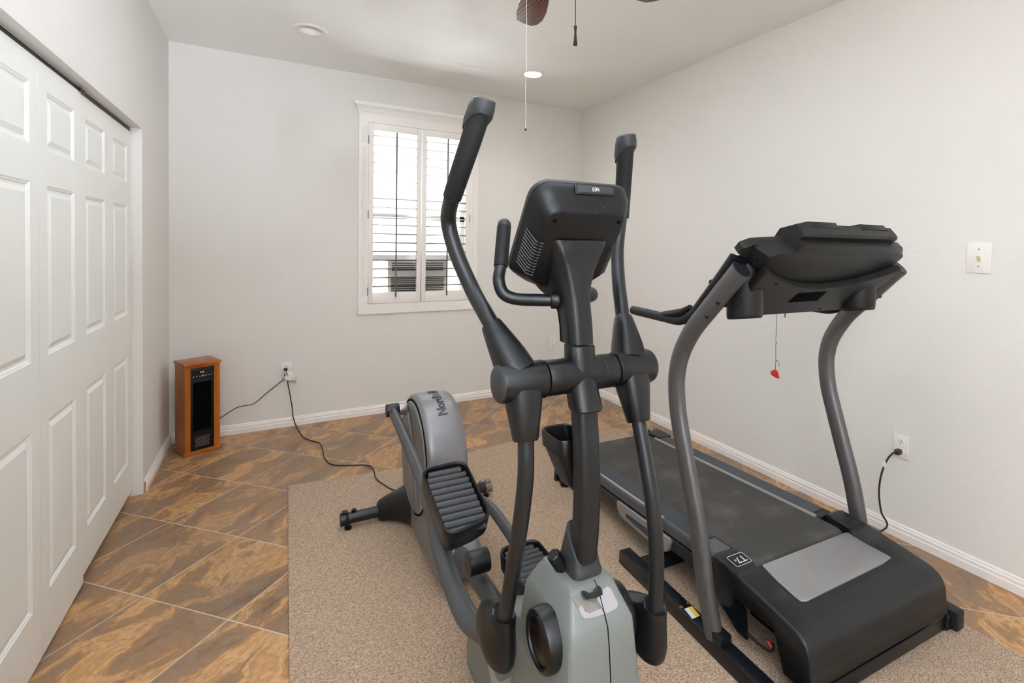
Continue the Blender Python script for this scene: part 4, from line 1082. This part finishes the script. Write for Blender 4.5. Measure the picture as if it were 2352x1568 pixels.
# uprights -----------------------------------------------------------------
up = [(0.0, 0.058), (0.040, 0.20), (0.078, 0.37), (0.128, 0.53), (0.170, 0.66), (0.203, 0.77), (0.216, 0.86), (0.214, 0.93), (0.190, 1.01), (0.130, 1.105), (0.060, 1.180), (-0.040, 1.285), (-0.086, 1.331)]
for s in (-1, 1):
    b = MB(); b.tube([Q(s * (0.438 - (0.0 if i else 0.006)), y, z) for i, (y, z) in enumerate(up)], 0.033, n=28, sub=5, ref=(1, 0, 0), flat=(0.86, 1.08))
    u_ = b.build('upright', 'tpost', tm)
    e0, e1 = V3((0, up[-2][0], up[-2][1])), V3((0, up[-1][0], up[-1][1])); t = (e1 - e0).normalized()
    c = Q(s * 0.438, up[-1][0], up[-1][1]); n_ = 28
    x_ = V3((1, 0, 0)); y_ = t.cross(x_)
    b = MB(); b.loft([[c + t * h + (x_ * math.cos(2 * math.pi * k / n_) * 0.86 + y_ * math.sin(2 * math.pi * k / n_) * 1.08) * 0.033 * sc for k in range(n_)] for h, sc in ((0, 0.985), (0.003, 0.96))]); b.build('end_plug', 'tblack', u_)
    b = MB()
    nd = V3((0, -0.707, -0.707))
    for y, z in ((0.01, 1.231), (0.062, 1.178)):
        b.lathe([(0.0075, -0.004), (0.0075, 0.0), (0.005, 0.003), (0.0005, 0.003)], Q(s * 0.438, y, z) + V3((-0.62, -0.56, -0.56)).normalized() * 0.0325 if s < 0 else Q(s * 0.438, y, z) + nd * 0.0365, V3((-0.62, -0.56, -0.56)) if s < 0 else nd, 12)
    b.build('screws', 'darkmetal', u_)
    b = MB(); b.box(Q(s * 0.432, -0.012, RZ + 0.07), (0.05, 0.085, 0.03), bev=0.004); b.build('foot_bracket', 'tframe', u_)

# deck -----------------------------------------------------------------------
Y0, Y1 = 0.10, 1.27
HWD = 0.346
def rail(s):
    xi, xo = 0.252, HWD
    # top profile: rubber strip, silver lip, rounded grey flank
    def sec(pts): return [[Q(s * x, y, dz(y) + z) for x, z in pts] for y in (Y0, Y1)]
    b = MB(); b.loft(sec([(xi, -0.004), (xi, -0.05), (xo - 0.010, -0.05), (xo, -0.046), (xo + 0.002, -0.030), (xo, -0.014), (xo - 0.004, -0.005), (xo - 0.010, 0.0)]))
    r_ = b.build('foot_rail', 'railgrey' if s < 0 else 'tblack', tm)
    # ribbed rubber tread
    b = MB(); n = 8; pts = [(xi + 0.001, 0.0)]
    wid = (xo - 0.013) - (xi + 0.001)
    for k in range(n):
        x0 = xi + 0.001 + wid * k / n; w1 = wid / n
        pts += [(x0 + w1 * 0.12, 0.0032), (x0 + w1 * 0.72, 0.0032), (x0 + w1 * 0.84, 0.0012)]
    pts += [(xo - 0.013, 0.0)]
    full = [(x, z) for x, z in pts] + [(xo - 0.013, -0.003), (xi + 0.001, -0.003)]
    y_a = 0.19 if s < 0 else 0.14
    b.loft([[Q(s * x, y, dz(y) + z) for x, z in full] for y in (y_a, Y1 - 0.09)]); b.build('rail_tread', 'strip', r_, ang=20)
    if s < 0:
        b = MB(); b.loft([[Q(s * x, y, dz(y) + z) for x, z in ((xo - 0.013, 0.0035), (xo - 0.0045, 0.0005), (xo - 0.006, -0.005), (xo - 0.013, -0.002))] for y in (0.40, Y1 - 0.10)]); b.build('lip_highlight', 'tsilver', r_)
    else:
        b = MB(); b.loft([[Q(s * x, y, dz(y) + z) for x, z in ((xo - 0.018, 0.0), (xo - 0.006, -0.003), (xo - 0.004, -0.006), (xo - 0.018, -0.004))] for y in (0.26, 0.90)]); b.build('lip_highlight', 'tsilver', r_)
        b = MB(); b.loft([[Q(s * x, y, dz(y) + z) for x, z in ((xi - 0.014, -0.006), (xi - 0.012, 0.0), (xi + 0.003, 0.002), (xi + 0.003, -0.006))] for y in (0.115, Y1 - 0.06)]); b.build('inner_strip', 'tsilver', r_)
    return r_
for s in (-1, 1): rail(s)
# lower side skirts with the silver latch handle
for s in (-1, 1):
    b = MB(); b.loft([[Q(s * x, y, dz(y) + z) for x, z in ((HWD - 0.012, -0.056), (HWD - 0.004, -0.062), (HWD - 0.012, -0.115), (HWD - 0.030, -0.122), (HWD - 0.040, -0.056))] for y in (Y0 + 0.01, Y1 - 0.02)])
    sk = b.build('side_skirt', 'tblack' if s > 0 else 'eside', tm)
    b = MB(); b.loft([[Q(s * x, y, dz(y) + z) for x, z in ((HWD - 0.008, -0.048), (HWD - 0.008, -0.060), (HWD - 0.03, -0.060), (HWD - 0.03, -0.048))] for y in (Y0, Y1 - 0.01)]); b.build('skirt_gap', 'matte', sk)
    if s < 0:
        b = MB()
        ol = fillet([(0.33, -0.060), (0.74, -0.060), (0.735, -0.105), (0.70, -0.128), (0.45, -0.140), (0.36, -0.128)], 0.02, 5)
        ii = fillet([(0.42, -0.086), (0.66, -0.090), (0.655, -0.108), (0.46, -0.122)], 0.010, 5)
        m_ = len(ol)
        def ringy(x, pts): return [Q(-x, y, dz(y) + z) for y, z in pts]
        step = len(ol) / len(ii)
        # plate with a recessed hand slot: outer rim, then loft into the slot by nearest index
        b.loft([ringy(HWD - 0.012, ol), ringy(HWD + 0.001, ol), ringy(HWD + 0.004, [(0.535 + (y - 0.535) * 0.975, -0.098 + (z + 0.098) * 0.94) for y, z in ol])])
        lh = b.build('latch_handle', 'tsilver', sk)
        b = MB(); b.loft([ringy(HWD + 0.003, ii), ringy(HWD + 0.0055, ii)]); b.build('hand_slot', 'strip', lh)
# belt over two rollers
b = MB(); bw = 0.246
def beltprof():
    P = []
    r0 = 0.030
    for k in range(9):                # front roller near the hood
        a = math.radians(-90 - 180 * k / 8 + 180)
    yf, yr = 0.018, 1.30
    rt, rb = [], []
    for k in range(0, 11):
        t = math.radians(90 + 180 * k / 10); rt.append((yf + r0 * math.cos(t), dz(yf) - 0.034 + r0 * math.sin(t)))
    for k in range(0, 11):
        t = math.radians(-90 + 180 * k / 10); rb.append((yr + r0 * math.cos(t), dz(yr) - 0.034 + r0 * math.sin(t)))
    mid = [(y, dz(y) - 0.004) for y in (1.2, 1.0, 0.8, 0.6, 0.4, 0.2)]
    return rt + rb + mid
bp_ = beltprof()
b.loft([[Q(x, y, z) for y, z in bp_] for x in (-bw, -bw * .5, 0, bw * .5, bw)]); b.build('running_belt', 'belt', tm, ang=40)
b = MB(); cyl(b, Q(-0.30, 0.018, dz(0.018) - 0.034), Q(0.315, 0.018, dz(0.018) - 0.034), 0.022, 20); b.build('front_roller', 'bronze', tm)
# rear end caps and feet
for s in (-1, 1):
    b = MB(); ol = fillet([(s * 0.285, 1.30), (s * 0.285, 1.345), (s * 0.36, 1.345), (s * (HWD + 0.006), 1.18), (s * 0.262, 1.18), (s * 0.262, 1.30)], 0.012, 3)
    if s < 0: ol = list(reversed(ol))
    b.loft([[Q(x, y, dz(y) + h) for x, y in ol] for h in (-0.085, 0.004, 0.0065)]); ec = b.build('rear_end_cap', 'tblack', tm)
    if s > 0:
        b = MB(); zc_ = dz(1.325) + 0.0072
        for P_ in ([(0.296, 1.322), (0.310, 1.330), (0.327, 1.327), (0.312, 1.318)], [(0.329, 1.324), (0.340, 1.328), (0.338, 1.319)]):
            b.loft([[Q(x, y, zc_ + h) for x, y in P_] for h in (0, 0.0004)])
        b.build('cap_emblem', 'white', ec, smooth=False)
    b = MB()
    for o_ in (0, 1):
        b.loft([[Q(s * x, y, z) for x, y in ((0.366, y0), (0.318, y0), (0.318, y1), (0.366, y1))] for z, y0, y1 in ((RZ, 1.352 - 0.085 * o_, 1.378 - 0.085 * o_), (0.14, 1.335 - 0.04 * o_, 1.358 - 0.04 * o_))])
    b.box(Q(s * 0.335, 1.31, RZ + 0.009), (0.036, 0.11, 0.018), bev=0.003); b.box(Q(s * 0.335, 1.31, 0.135), (0.036, 0.07, 0.03), bev=0.003)
    b.build('rear_leg', 'tblack', tm)

# motor hood -------------------------------------------------------------------
HX = 0.372
def htop(y):      # top surface profile of the hood
    P = [(-0.319, 0.150), (-0.316, 0.192), (-0.309, 0.213), (-0.297, 0.229), (-0.280, 0.2395), (-0.258, 0.2465), (-0.20, 0.2555), (-0.10, 0.270), (0.0, 0.282), (0.10, 0.288), (0.2, 0.29)]
    for (y0, z0), (y1, z1) in zip(P, P[1:]):
        if y <= y1: return z0 + (z1 - z0) * (y - y0) / (y1 - y0)
    return P[-1][1]
ysm = [-0.319, -0.3175, -0.316, -0.3125, -0.309, -0.303, -0.297, -0.289, -0.280, -0.269, -0.258, -0.23, -0.19, -0.15, -0.10, -0.05, -0.02]
# central shell: from left side to right side
def dip(y): return 0.016 * max(0.0, min(1.0, (y + 0.235) / 0.14))
def across(y, zoff=0.0, x=HX):
    z = htop(y) + zoff; dd = dip(y); zb = 0.085 if y < -0.19 else 0.195
    r = 0.015
    pts = []
    for sx in (-1, 1):
        arcp = [(sx * (x - r + r * math.cos(math.radians(t))), z - r + r * math.sin(math.radians(t))) for t in ((0, 22, 45, 67, 90) if sx < 0 else (90, 67, 45, 22, 0))]
        pts += arcp if sx > 0 else arcp + [(-0.275, z), (-0.262, z - dd), (0.262, z - dd), (0.275, z)]
    return [(-x, zb)] + pts + [(x, zb)]
b = MB(); rings = []
for y in ysm:
    rings.append([Q(px_, y, pz_) for px_, pz_ in across(y)])
b.loft(rings, caps=False, close=False)
# front face down to the bottom
fr_ = rings[0]
b.loft([fr_, [Q(p.x * 0.985, -0.326, max(min(p.z, 0.10), 0.078)) for p in fr_]], caps=False, close=False)
hd = b.build('motor_hood', 'tblack', tm, ang=40)
sm = hd.modifiers.new('shell', 'SOLIDIFY'); sm.thickness = 0.004; sm.offset = -1
# the two arms of the hood beside the belt
for s in (-1, 1):
    b = MB(); xi, xo = 0.268, HX
    rg = []
    for y in (-0.022, 0.0, 0.04, 0.070, 0.083, 0.088):
        z = htop(y); e = {0.083: 0.004, 0.088: 0.011}.get(y, 0)
        rg.append([Q(s * x, y, zz_) for x, zz_ in fillet([(xi + e, z - 0.082 + e), (xo - e, z - 0.082 + e), (xo - e, z - e), (xi + e, z - e)], [0.01, 0.01, 0.021, 0.012], 5)])
    b.loft(rg); ha = b.build('hood_arm', 'tblack', hd, ang=40)
    if s < 0:
        q = [TF.pz(u, v, htop(0.02) + 0.0012) for u, v in ((1670, 1280), (1704, 1268), (1727, 1286), (1691, 1302))]
        cen = (q[0] + q[1] + q[2] + q[3]) / 4
        ex = ((q[1] - q[0]) + (q[2] - q[3])).normalized(); lx = ((q[1] - q[0]).length + (q[2] - q[3]).length) / 2
        nz = V3((0, -0.10, 1)).normalized(); ey = nz.cross(ex); ly = ((q[3] - q[0]).length + (q[2] - q[1]).length) / 2
        b = MB(); cen.z = htop(cen.y)
        ro = rrect(lx, ly, 0.007, 4); ri = rrect(lx - 0.004, ly - 0.004, 0.0055, 4)
        f_ = lambda P, h: [cen + ex * x + ey * y + nz * h for x, y in P]
        A_ = [b.bm.verts.new(p) for p in f_(ro, 0.0012)]; B_ = [b.bm.verts.new(p) for p in f_(ri, 0.0012)]
        for k in range(len(A_)): b.face((A_[k], A_[(k + 1) % len(A_)], B_[(k + 1) % len(A_)], B_[k]))
        text_into(b, 'T7', 0.040, basis(cen - ex * (-0.006) + nz * 0.0012, -ex, -ey), 0.0002)
        text_into(b, 'si', 0.014, basis(cen - ex * 0.018 + ey * 0.001 + nz * 0.0012, -ex, -ey), 0.0002)
        b.build('model_badge', 'white', ha, smooth=False)
# silver panel set in the hood
b = MB()
sp0 = fillet([(-0.232, -0.021), (0.252, -0.021), (0.262, -0.195), (-0.258, -0.205)], [0.003, 0.012, 0.022, 0.03], 5)
ny = 6
sp = []
for i_ in range(len(sp0)):
    p_, q_ = sp0[i_], sp0[(i_ + 1) % len(sp0)]; k_ = 10 if abs(q_[1] - p_[1]) > 0.05 else 1
    sp += [(p_[0] + (q_[0] - p_[0]) * j_ / k_, p_[1] + (q_[1] - p_[1]) * j_ / k_) for j_ in range(k_)]
def silver(h):
    return [Q(x, y, htop(y) - dip(y) + h) for x, y in sp]
def sp_x(y):
    xs2 = []
    for i_ in range(len(sp)):
        p_, q_ = sp[i_], sp[(i_ + 1) % len(sp)]
        if (p_[1] - y) * (q_[1] - y) <= 0 and abs(p_[1] - q_[1]) > 1e-6: xs2.append(p_[0] + (q_[0] - p_[0]) * (y - p_[1]) / (q_[1] - p_[1]))
    return min(xs2), max(xs2)
rg = []
y0_, y1_ = min(p[1] for p in sp) + 0.0006, max(p[1] for p in sp) - 0.0006
for k_ in range(25):
    y = y1_ + (y0_ - y1_) * k_ / 24; xa, xb = sp_x(y); z0 = htop(y) - dip(y)
    rg.append([Q(xa, y, z0 - 0.001), Q(xa, y, z0 + 0.002), Q(xa + 0.003, y, z0 + 0.0034), Q(xb - 0.003, y, z0 + 0.0034), Q(xb, y, z0 + 0.002), Q(xb, y, z0 - 0.001)])
b.loft(rg); b.build('silver_panel', 'tsilver', hd, ang=60)
# lift motor and dark works under the hood
b = MB(); b.box(Q(0, -0.14, 0.150), (0.56, 0.26, 0.11), bev=0.01); b.box(Q(0, -0.02, 0.13), (0.50, 0.14, 0.05), bev=0.006); b.build('motor_bay', 'matte', tm)
b = MB(); b.lathe([(0.001, 0), (0.052, 0), (0.055, 0.003), (0.055, 0.012), (0.001, 0.012)], Q(-0.352, 0.035, 0.185), (-1, 0, 0), 28); lp = b.build('pivot_plate', 'tframe', tm)
b = MB(); b.lathe([(0.008, 0), (0.008, 0.004), (0.001, 0.004)], Q(-0.364, 0.043, 0.212), (-1, 0, 0), 14); b.build('pivot_bolt', 'tpost', lp)
b = MB(); b.loft([[Q(x, y, z) for y, z in ((0.10, 0.20), (0.10, 0.13), (-0.02, RZ + 0.05), (-0.06, RZ + 0.05), (-0.05, 0.15), (0.0, 0.21))] for x in (-0.345, -0.335)]); b.build('lift_link', 'tframe', tm)
cz = [(1697, 1392), (1700, 1425), (1716, 1452), (1742, 1478), (1766, 1494), (1777, 1490), (1775, 1478)]
b = MB(); b.tube([TF.pa(u, v, -0.335) for u, v in cz], 0.0052, n=8); wr = b.build('wire_harness', 'cord', tm)
b = MB(); b.tube([TF.pa(1763, 1471, -0.336), TF.pa(1773, 1487, -0.336)], 0.0058, n=8, spline=False); w2 = b.build('red_connector', 'red', wr)
b = MB(); q = [TF.pa(u, v, -0.330) for u, v in ((1675, 1397), (1692, 1394), (1699, 1409), (1688, 1414))]; b.loft([[p + V3((d, 0, 0)) for p in q] for d in (0, 0.002)]); b.build('spec_plate', 'steel', lp)

# handrails -----------------------------------------------------------------------
hr = [(0.500, 1.128), (0.400, 1.126), (0.290, 1.124), (0.205, 1.126), (0.140, 1.154), (0.082, 1.215), (0.006, 1.300), (-0.056, 1.372)]
for s in (-1, 1):
    b = MB(); b.tube([Q(s * 0.440, y, z) for y, z in hr], [0.0185] * 3 + [0.019, 0.017, 0.0155, 0.0155, 0.0155], n=20, ref=(1, 0, 0)); h_ = b.build('handrail', 'tblack', tm)
    b = MB(); b.tube([Q(s * 0.438, y, z + 0.010) for y, z in ((0.300, 1.128), (0.25, 1.134), (0.19, 1.148), (0.150, 1.172))], [0.012, 0.0185, 0.019, 0.010], n=16, ref=(1, 0, 0), flat=(1.3, 0.8)); b.build('thumb_control', 'tunder', h_)
    b = MB(); b.tube([Q(s * 0.440, y, z) for y, z in ((0.4985, 1.128), (0.504, 1.128))], 0.0175, n=20, spline=False); b.build('rail_plug', 'eside', h_)

# console -------------------------------------------------------------------------
# profile frame: e runs from the high front edge down towards the runner, k is the outward normal facing the camera/floor
def KP(a, e, k):      # origin on the underside plane y+z = S
    return Q(a, -0.165 + 0.7071 * e + (-0.7071) * k, 1.400 - 0.7071 * e - 0.7071 * k)
def KW(a, e, k): return KP(a, e + 0.020, k - 0.020)
def KPx(u, v, k):     # pixel onto plane k
    n = V3((0, -0.7071, -0.7071)); p = KP(0, 0, k); return TF.pn(u, v, n, n.dot(p))
def ke(p): return (p.y + 0.165) * 0.7071 - (p.z - 1.400) * 0.7071
# upper wing shell: from outline
def lens(w, e0, e1, bot, rr=0.03):
    """outline in (a,e): straight-ish top edge at e0, curved lower edge reaching bot in the middle"""
    top = [(w, e1 * 0 + e0 + 0.020), (w * 0.93, e0 + 0.002), (w * 0.6, e0 - 0.010), (0, e0 - 0.013), (-w * 0.6, e0 - 0.010), (-w * 0.93, e0 + 0.002), (-w, e0 + 0.020)]
    low = [(-w, e1)]
    for k in range(1, 12):
        x = -w + 2 * w * k / 12; low.append((x, e1 + (bot - e1) * (1 - (x / w) ** 2)))
    low.append((w, e1))
    return top + low
wing_o = lens(0.445, 0.008, 0.055, 0.175)
b = MB()
def sc2(P, kx, dk): return [(x * kx, y + dk) for x, y in P]
b.loft([[KW(x, e, k) for x, e in P] for P, k in ((sc2(wing_o, 0.97, 0.004), -0.062), (sc2(wing_o, 0.995, 0), -0.056), (wing_o, -0.04), (sc2(wing_o, 1.0, 0), -0.030), (sc2(wing_o, 0.985, 0.0), -0.026))])
wgs = b.build('console_top_shell', 'tunder', tm, ang=40)
# deep centre hull under the wings
b = MB()
hull = [(0.262, 0.004), (0.262, 0.018), (0.345, 0.085), (0.39, 0.070), (0.40, 0.078)] 
lowc = [(0.40 * math.cos(math.radians(t)), 0.078 + 0.102 * math.sin(math.radians(t))) for t in range(0, 181, 12)]
hp = [(0.262, -0.004), (0.262, 0.010), (0.36, 0.018), (0.405, 0.036)] + lowc + [(-0.405, 0.036), (-0.36, 0.018), (-0.262, 0.010), (-0.262, -0.004)]
b.loft([[KP(x, e, k) for x, e in P] for P, k in ((hp, -0.045), (sc2(hp, 0.985, 0.001), -0.030), (sc2(hp, 0.93, 0.003), -0.006), (sc2(hp, 0.90, 0.004), 0.0))])
hl = b.build('console_hull', 'tunder', tm, ang=30)
# raised head box
b = MB()
def boxsec(w):   # (y,z) profile of the raised head
    return [(-0.150, 1.483), (-0.168, 1.462), (-0.176, 1.450), (-0.174, 1.440), (-0.160, 1.430), (-0.166, 1.424), (-0.183, 1.412), (-0.172, 1.402), (-0.10, 1.345), (-0.04, 1.41), (-0.085, 1.47)]
b.loft([[Q(a, y * ky + (ky - 1) * 0.10, z if ky == 1 else 1.42 + (z - 1.42) * 0.97) for y, z in boxsec(0)] for a, ky in ((-0.262, 0.99), (-0.256, 1), (0.256, 1), (0.262, 0.99))])
hb_ = b.build('console_head', 'tunder', tm, ang=28)
b = MB()
for a0, a1 in ((-0.215, -0.045), (0.065, 0.235)):
    b.loft([[Q(x, y, z) for y, z in ((-0.160, 1.476), (-0.148, 1.4925), (-0.095, 1.485), (-0.095, 1.46))] for x in (a0, a0 + 0.012, a1 - 0.022, a1)] if False else [[Q(x, y, z - dzz) for y, z in ((-0.160, 1.474), (-0.147, 1.492), (-0.095, 1.484), (-0.095, 1.46))] for x, dzz in ((a0, 0.012), (a0 + 0.012, 0), (a1 - 0.014, 0), (a1, 0.012))])
b.build('speaker_pods', 'tunder', hb_)
b = MB(); b.tube([Q(-0.2565, -0.1715, 1.4545), Q(0.2565, -0.1715, 1.4545)], 0.0009, n=6, spline=False); b.build('seam', 'matte', hb_)
# lower tray panel with cup holders
b = MB(); S2 = 0.054
tray_px = [(1728, 622), (1760, 630), (1800, 638), (1850, 645), (1900, 648), (1950, 643), (1995, 632), (2040, 612), (1992, 700), (1960, 712), (1900, 719), (1870, 722), (1800, 724), (1730, 727)]
tp2 = [KPx(u, v, S2) for u, v in tray_px]
tp_top = lambda x: 0.062 + 0.112 * (1 - min(1, (abs(x) / 0.40)) ** 2)
xs_ = [-0.375 + 0.75 * i / 16 for i in range(17)]
e_low = 0.315
outer = [(x, tp_top(x)) for x in xs_] + [(0.375, 0.16), (0.31, 0.30), (0.26, e_low), (-0.26, e_low), (-0.31, 0.30), (-0.375, 0.16)]

b.loft([[KP(x, e, k) for x, e in P] for P, k in ((sc2(outer, 0.99, 0), 0.004), (outer, 0.022), (sc2(outer, 0.995, 0.001), S2 - 0.028), (sc2(outer, 0.98, 0.002), S2 - 0.024))])
try_ = b.build('console_tray', 'tunder', tm, ang=30)
b = MB(); b.loft([[KP(x, e, k) for x, e in ((-0.36, 0.05), (0.36, 0.05), (0.33, 0.24), (-0.33, 0.24))] for k in (-0.05, -0.004)]); b.build('console_core', 'matte', try_)
# speaker grille
gp = [TF.pn(u, v, V3((0, -0.7071, -0.7071)), V3((0, -0.7071, -0.7071)).dot(KP(0, 0, S2 - 0.0236))) for u, v in ((1810, 694), (1875, 690), (1898, 669), (1835, 673))]
b = MB(); nk_ = V3((0, -0.7071, -0.7071))
n = 22
for k in range(n):
    p0 = gp[0].lerp(gp[1], k / (n - 1)); p1 = gp[3].lerp(gp[2], k / (n - 1)); w0 = (gp[1] - gp[0]) / n * 0.33
    b.loft([[p0 - w0, p0 + w0, p1 + w0, p1 - w0], [q + nk_ * 0.0015 for q in (p0 - w0, p0 + w0, p1 + w0, p1 - w0)]])
b.build('tray_grille', 'matte', try_)
b = MB()
for u, v in ((1783, 652), (1967, 646), (1883, 709)): b.lathe([(0.0055, 0), (0.0055, 0.0007), (0.0005, 0.0007)], KPx(u, v, S2 - 0.0238), nk_, 12)
b.build('screw_holes', 'matte', try_)
b = MB()
for u, v in ((1739, 597), (1955, 573), (2010, 574)): b.lathe([(0.0055, 0), (0.0055, 0.0007), (0.0005, 0.0007)], KPx(u, v, 0.0004), nk_, 12)
b.build('screw_holes', 'matte', hl)
# cup holders
for s in (-1, 1):
    ca2 = -0.334 if s < 0 else 0.303; cy = -0.008
    b = MB(); rg = []
    for z, k in ((1.335, 1.0), (1.172, 0.985), (1.160, 0.96), (1.155, 0.90)):
        rg.append([Q(ca2 + 0.060 * k * math.cos(t), cy + 0.062 * k * math.sin(t), z - 0.16 * 0.062 * k * math.sin(t) * (1 if z < 1.2 else 4.5)) for t in [2 * math.pi * i / 32 for i in range(32)]])
    b.loft(rg); b.build('cup_holder', 'tunder', tm, ang=50)
b = MB(); b.box(Q(-0.30, 0.09, 1.235), (0.18, 0.05, 0.10), bev=0.01); b.box(Q(0.30, 0.09, 1.235), (0.18, 0.05, 0.10), bev=0.01); b.build('tray_inner', 'matte', try_)
# mounting arms between the shell and the uprights
for s in (-1, 1):
    b = MB(); b.box(Q(s * 0.415, -0.035, 1.335), (0.045, 0.09, 0.03), Matrix.Rotation(math.radians(-45), 3, 'X'), 0.004); b.build('console_bracket', 'matte', tm)

# safety key (hangs from the console) -----------------------------------------------
sk0 = TF.w(TF.pa(1783, 722, -0.05)); SKx = -0.05
key = thing('safety_key', sk0, TF.yaw, 'red safety key hanging on a thin black cord below the treadmill console', 'safety key')
o_ = TF.pa(1783, 722, SKx)
def SP(u, v, da=0.0): return TF.pa(u, v, SKx + da) - o_
b = MB(); b.tube([SP(1783, 716), SP(1783, 740), SP(1782, 785), SP(1784, 787), SP(1782, 792), SP(1782, 830), SP(1781, 850)], 0.0010, n=6, sub=4); b.tube([SP(1782, 827), SP(1786, 828), SP(1789, 834), SP(1789, 843)], 0.0009, n=6); b.lathe([(0.0004, -0.003), (0.0022, 0), (0.0004, 0.003)], SP(1782, 829), (0, 0, 1), 8); b.build('lanyard', 'cord', key)
b = MB(); kp = fillet([(1771, 851), (1779, 848), (1786, 850), (1788, 856), (1791, 868), (1789, 869), (1781, 867), (1772, 861), (1769, 856)], 2.0, 3)
b.loft([[SP(u, v, d) if k == 1 else SP(1780 + (u - 1780) * k, 858 + (v - 858) * k, d) for u, v in kp] for d, k in ((-0.008, 0.8), (-0.005, 1), (0.005, 1), (0.008, 0.8))]); b.build('clip', 'red', key)
b = MB(); k0 = TF.pa(1803, 719, -0.03) - o_
b.tube([k0, k0 + V3((-0.004, 0, -0.016)), k0 + V3((0.002, 0, -0.017)), k0 + V3((0.004, 0, 0.0))], 0.0012, n=6, spline=False)
ck = b.build('cord_clip', 'darkmetal', try_); ck.location = o_

# treadmill power cord ------------------------------------------------------------------
def RWp(u, v, d): return hit(u, v, (XR - d, 0, 0), (1, 0, 0))
ct_, _c = cord('power_cord', [RWp(2064, 1037, 0.022), RWp(2052, 1040, 0.06), RWp(2040, 1052, 0.08), RWp(2030, 1072, 0.09), RWp(2022, 1100, 0.10), RWp(2019, 1135, 0.10), RWp(2024, 1175, 0.10), RWp(2034, 1213, 0.095), TF.w(Q(0.43, 0.10, 0.11)), TF.w(Q(0.352, 0.08, 0.15))], 0.0045, 'black treadmill power cord plugged into the right wall outlet')
b = MB(); b.box((-0.004, 0, 0), (0.036, 0.024, 0.026), bev=0.006); pg = b.build('plug', 'cord', ct_)
b = MB(); lo = RWp(2031, 1066, 0.092) - RWp(2064, 1037, 0.022); b.box(lo, (0.003, 0.016, 0.030), bev=0.001); b.build('cord_label', 'paper', ct_)

# ================================================================== LIGHT, WORLD, CAMERA
def area(name, loc, rot, sx, sy, power, col=(1, 1, 1), spread=None):
    l = D.lights.new(name, 'AREA'); l.shape = 'RECTANGLE'; l.size = sx; l.size_y = sy; l.energy = power; l.color = col
    if spread: l.spread = math.radians(spread)
    o = D.objects.new(name, l); COL.objects.link(o); o.location = loc; o.rotation_euler = rot
    return o
# added fills through the made-up opening behind the camera, one straight, one aimed upward
area('front_opening_fill', ((FX0 + FX1) / 2, YF - 0.25, (FZ0 + FZ1) / 2), (math.radians(90), 0, 0), FX1 - FX0, FZ1 - FZ0, 4, (0.93, 1.0, 1.12))
area('front_upward_fill', ((FX0 + FX1) / 2 + 1.5, YF - 1.3, 0.25), (math.radians(122), 0, math.radians(25)), 2.6, 1.3, 2500, (0.90, 1.0, 1.18))
# daylight through the shuttered window
area('daylight_back_window', (1.086, YB + 0.85, 3.0), (math.radians(-40), 0, 0), 1.4, 0.9, 50, (0.93, 1.0, 1.12))
# ground bounce outside the shuttered window, which washes the ceiling
area('ground_bounce', (1.05, YB + 1.8, 0.05), (math.radians(-125), 0, 0), 2.2, 1.0, 460, (0.95, 1.0, 1.08))
sl = D.lights.new('sun', 'SUN'); sl.energy = 5.0; sl.angle = math.radians(2); sl.color = (1, 0.98, 0.95)
so_ = D.objects.new('sun', sl); COL.objects.link(so_); so_.rotation_euler = V3((0.25, -0.5, 0.8)).to_track_quat('Z', 'Y').to_euler()
# lit recessed lamp and an added fill
def spot(name, loc, p, size=130):
    l = D.lights.new(name, 'SPOT'); l.energy = p; l.spot_size = math.radians(size); l.spot_blend = 0.8; l.shadow_soft_size = 0.06; l.color = (1, 0.95, 0.9)
    o = D.objects.new(name, l); COL.objects.link(o); o.location = loc; return o
spot('recessed_lamp_beam', (LAMPS[1][0], LAMPS[1][1], HC - 0.012), 10)
area('added_ceiling_fill', (0.75, 1.9, HC - 0.02), (0, 0, 0), 1.2, 2.6, 18, (0.94, 1.0, 1.09))  # broad soft fill added under the ceiling, no fixture here

w = D.worlds.new('World'); SC.world = w; w.use_nodes = True
nt = w.node_tree; bg = nt.nodes['Background']
sky = nt.nodes.new('ShaderNodeTexSky'); sky.sky_type = 'HOSEK_WILKIE'; sky.turbidity = 5; sky.sun_direction = (0.3, -0.5, 0.8)
mx = nt.nodes.new('ShaderNodeMix'); mx.data_type = 'RGBA'; mx.inputs[0].default_value = 0.93; mx.inputs[7].default_value = (1, 1, 1, 1)
nt.links.new(sky.outputs[0], mx.inputs[6]); nt.links.new(mx.outputs[2], bg.inputs[0]); bg.inputs[1].default_value = 1.0

cam = D.cameras.new('Camera'); co = D.objects.new('Camera', cam); COL.objects.link(co); SC.camera = co
cam.sensor_fit = 'HORIZONTAL'; cam.sensor_width = 36; cam.lens = CF / 2352 * 36
cam.shift_x = (1176 - CX) / 2352; cam.shift_y = (CY - 784) / 2352
cam.clip_start = 0.02; cam.clip_end = 200
mm = Matrix.Identity(4)
for i in range(3): mm[i][0], mm[i][1], mm[i][2], mm[i][3] = RT[i], UPV[i], -FW[i], CAM[i]
co.matrix_world = mm

vs_ = SC.view_settings
vs_.view_transform = 'Standard'; vs_.look = 'None'; vs_.gamma = 1; vs_.use_curve_mapping = False; vs_.exposure = 0.64
cy_ = SC.cycles
cy_.use_denoising = True; cy_.max_bounces = 10; cy_.diffuse_bounces = 6; cy_.glossy_bounces = 4; cy_.transparent_max_bounces = 12
cy_.sample_clamp_indirect = 6.0; cy_.caustics_reflective = False; cy_.caustics_refractive = False
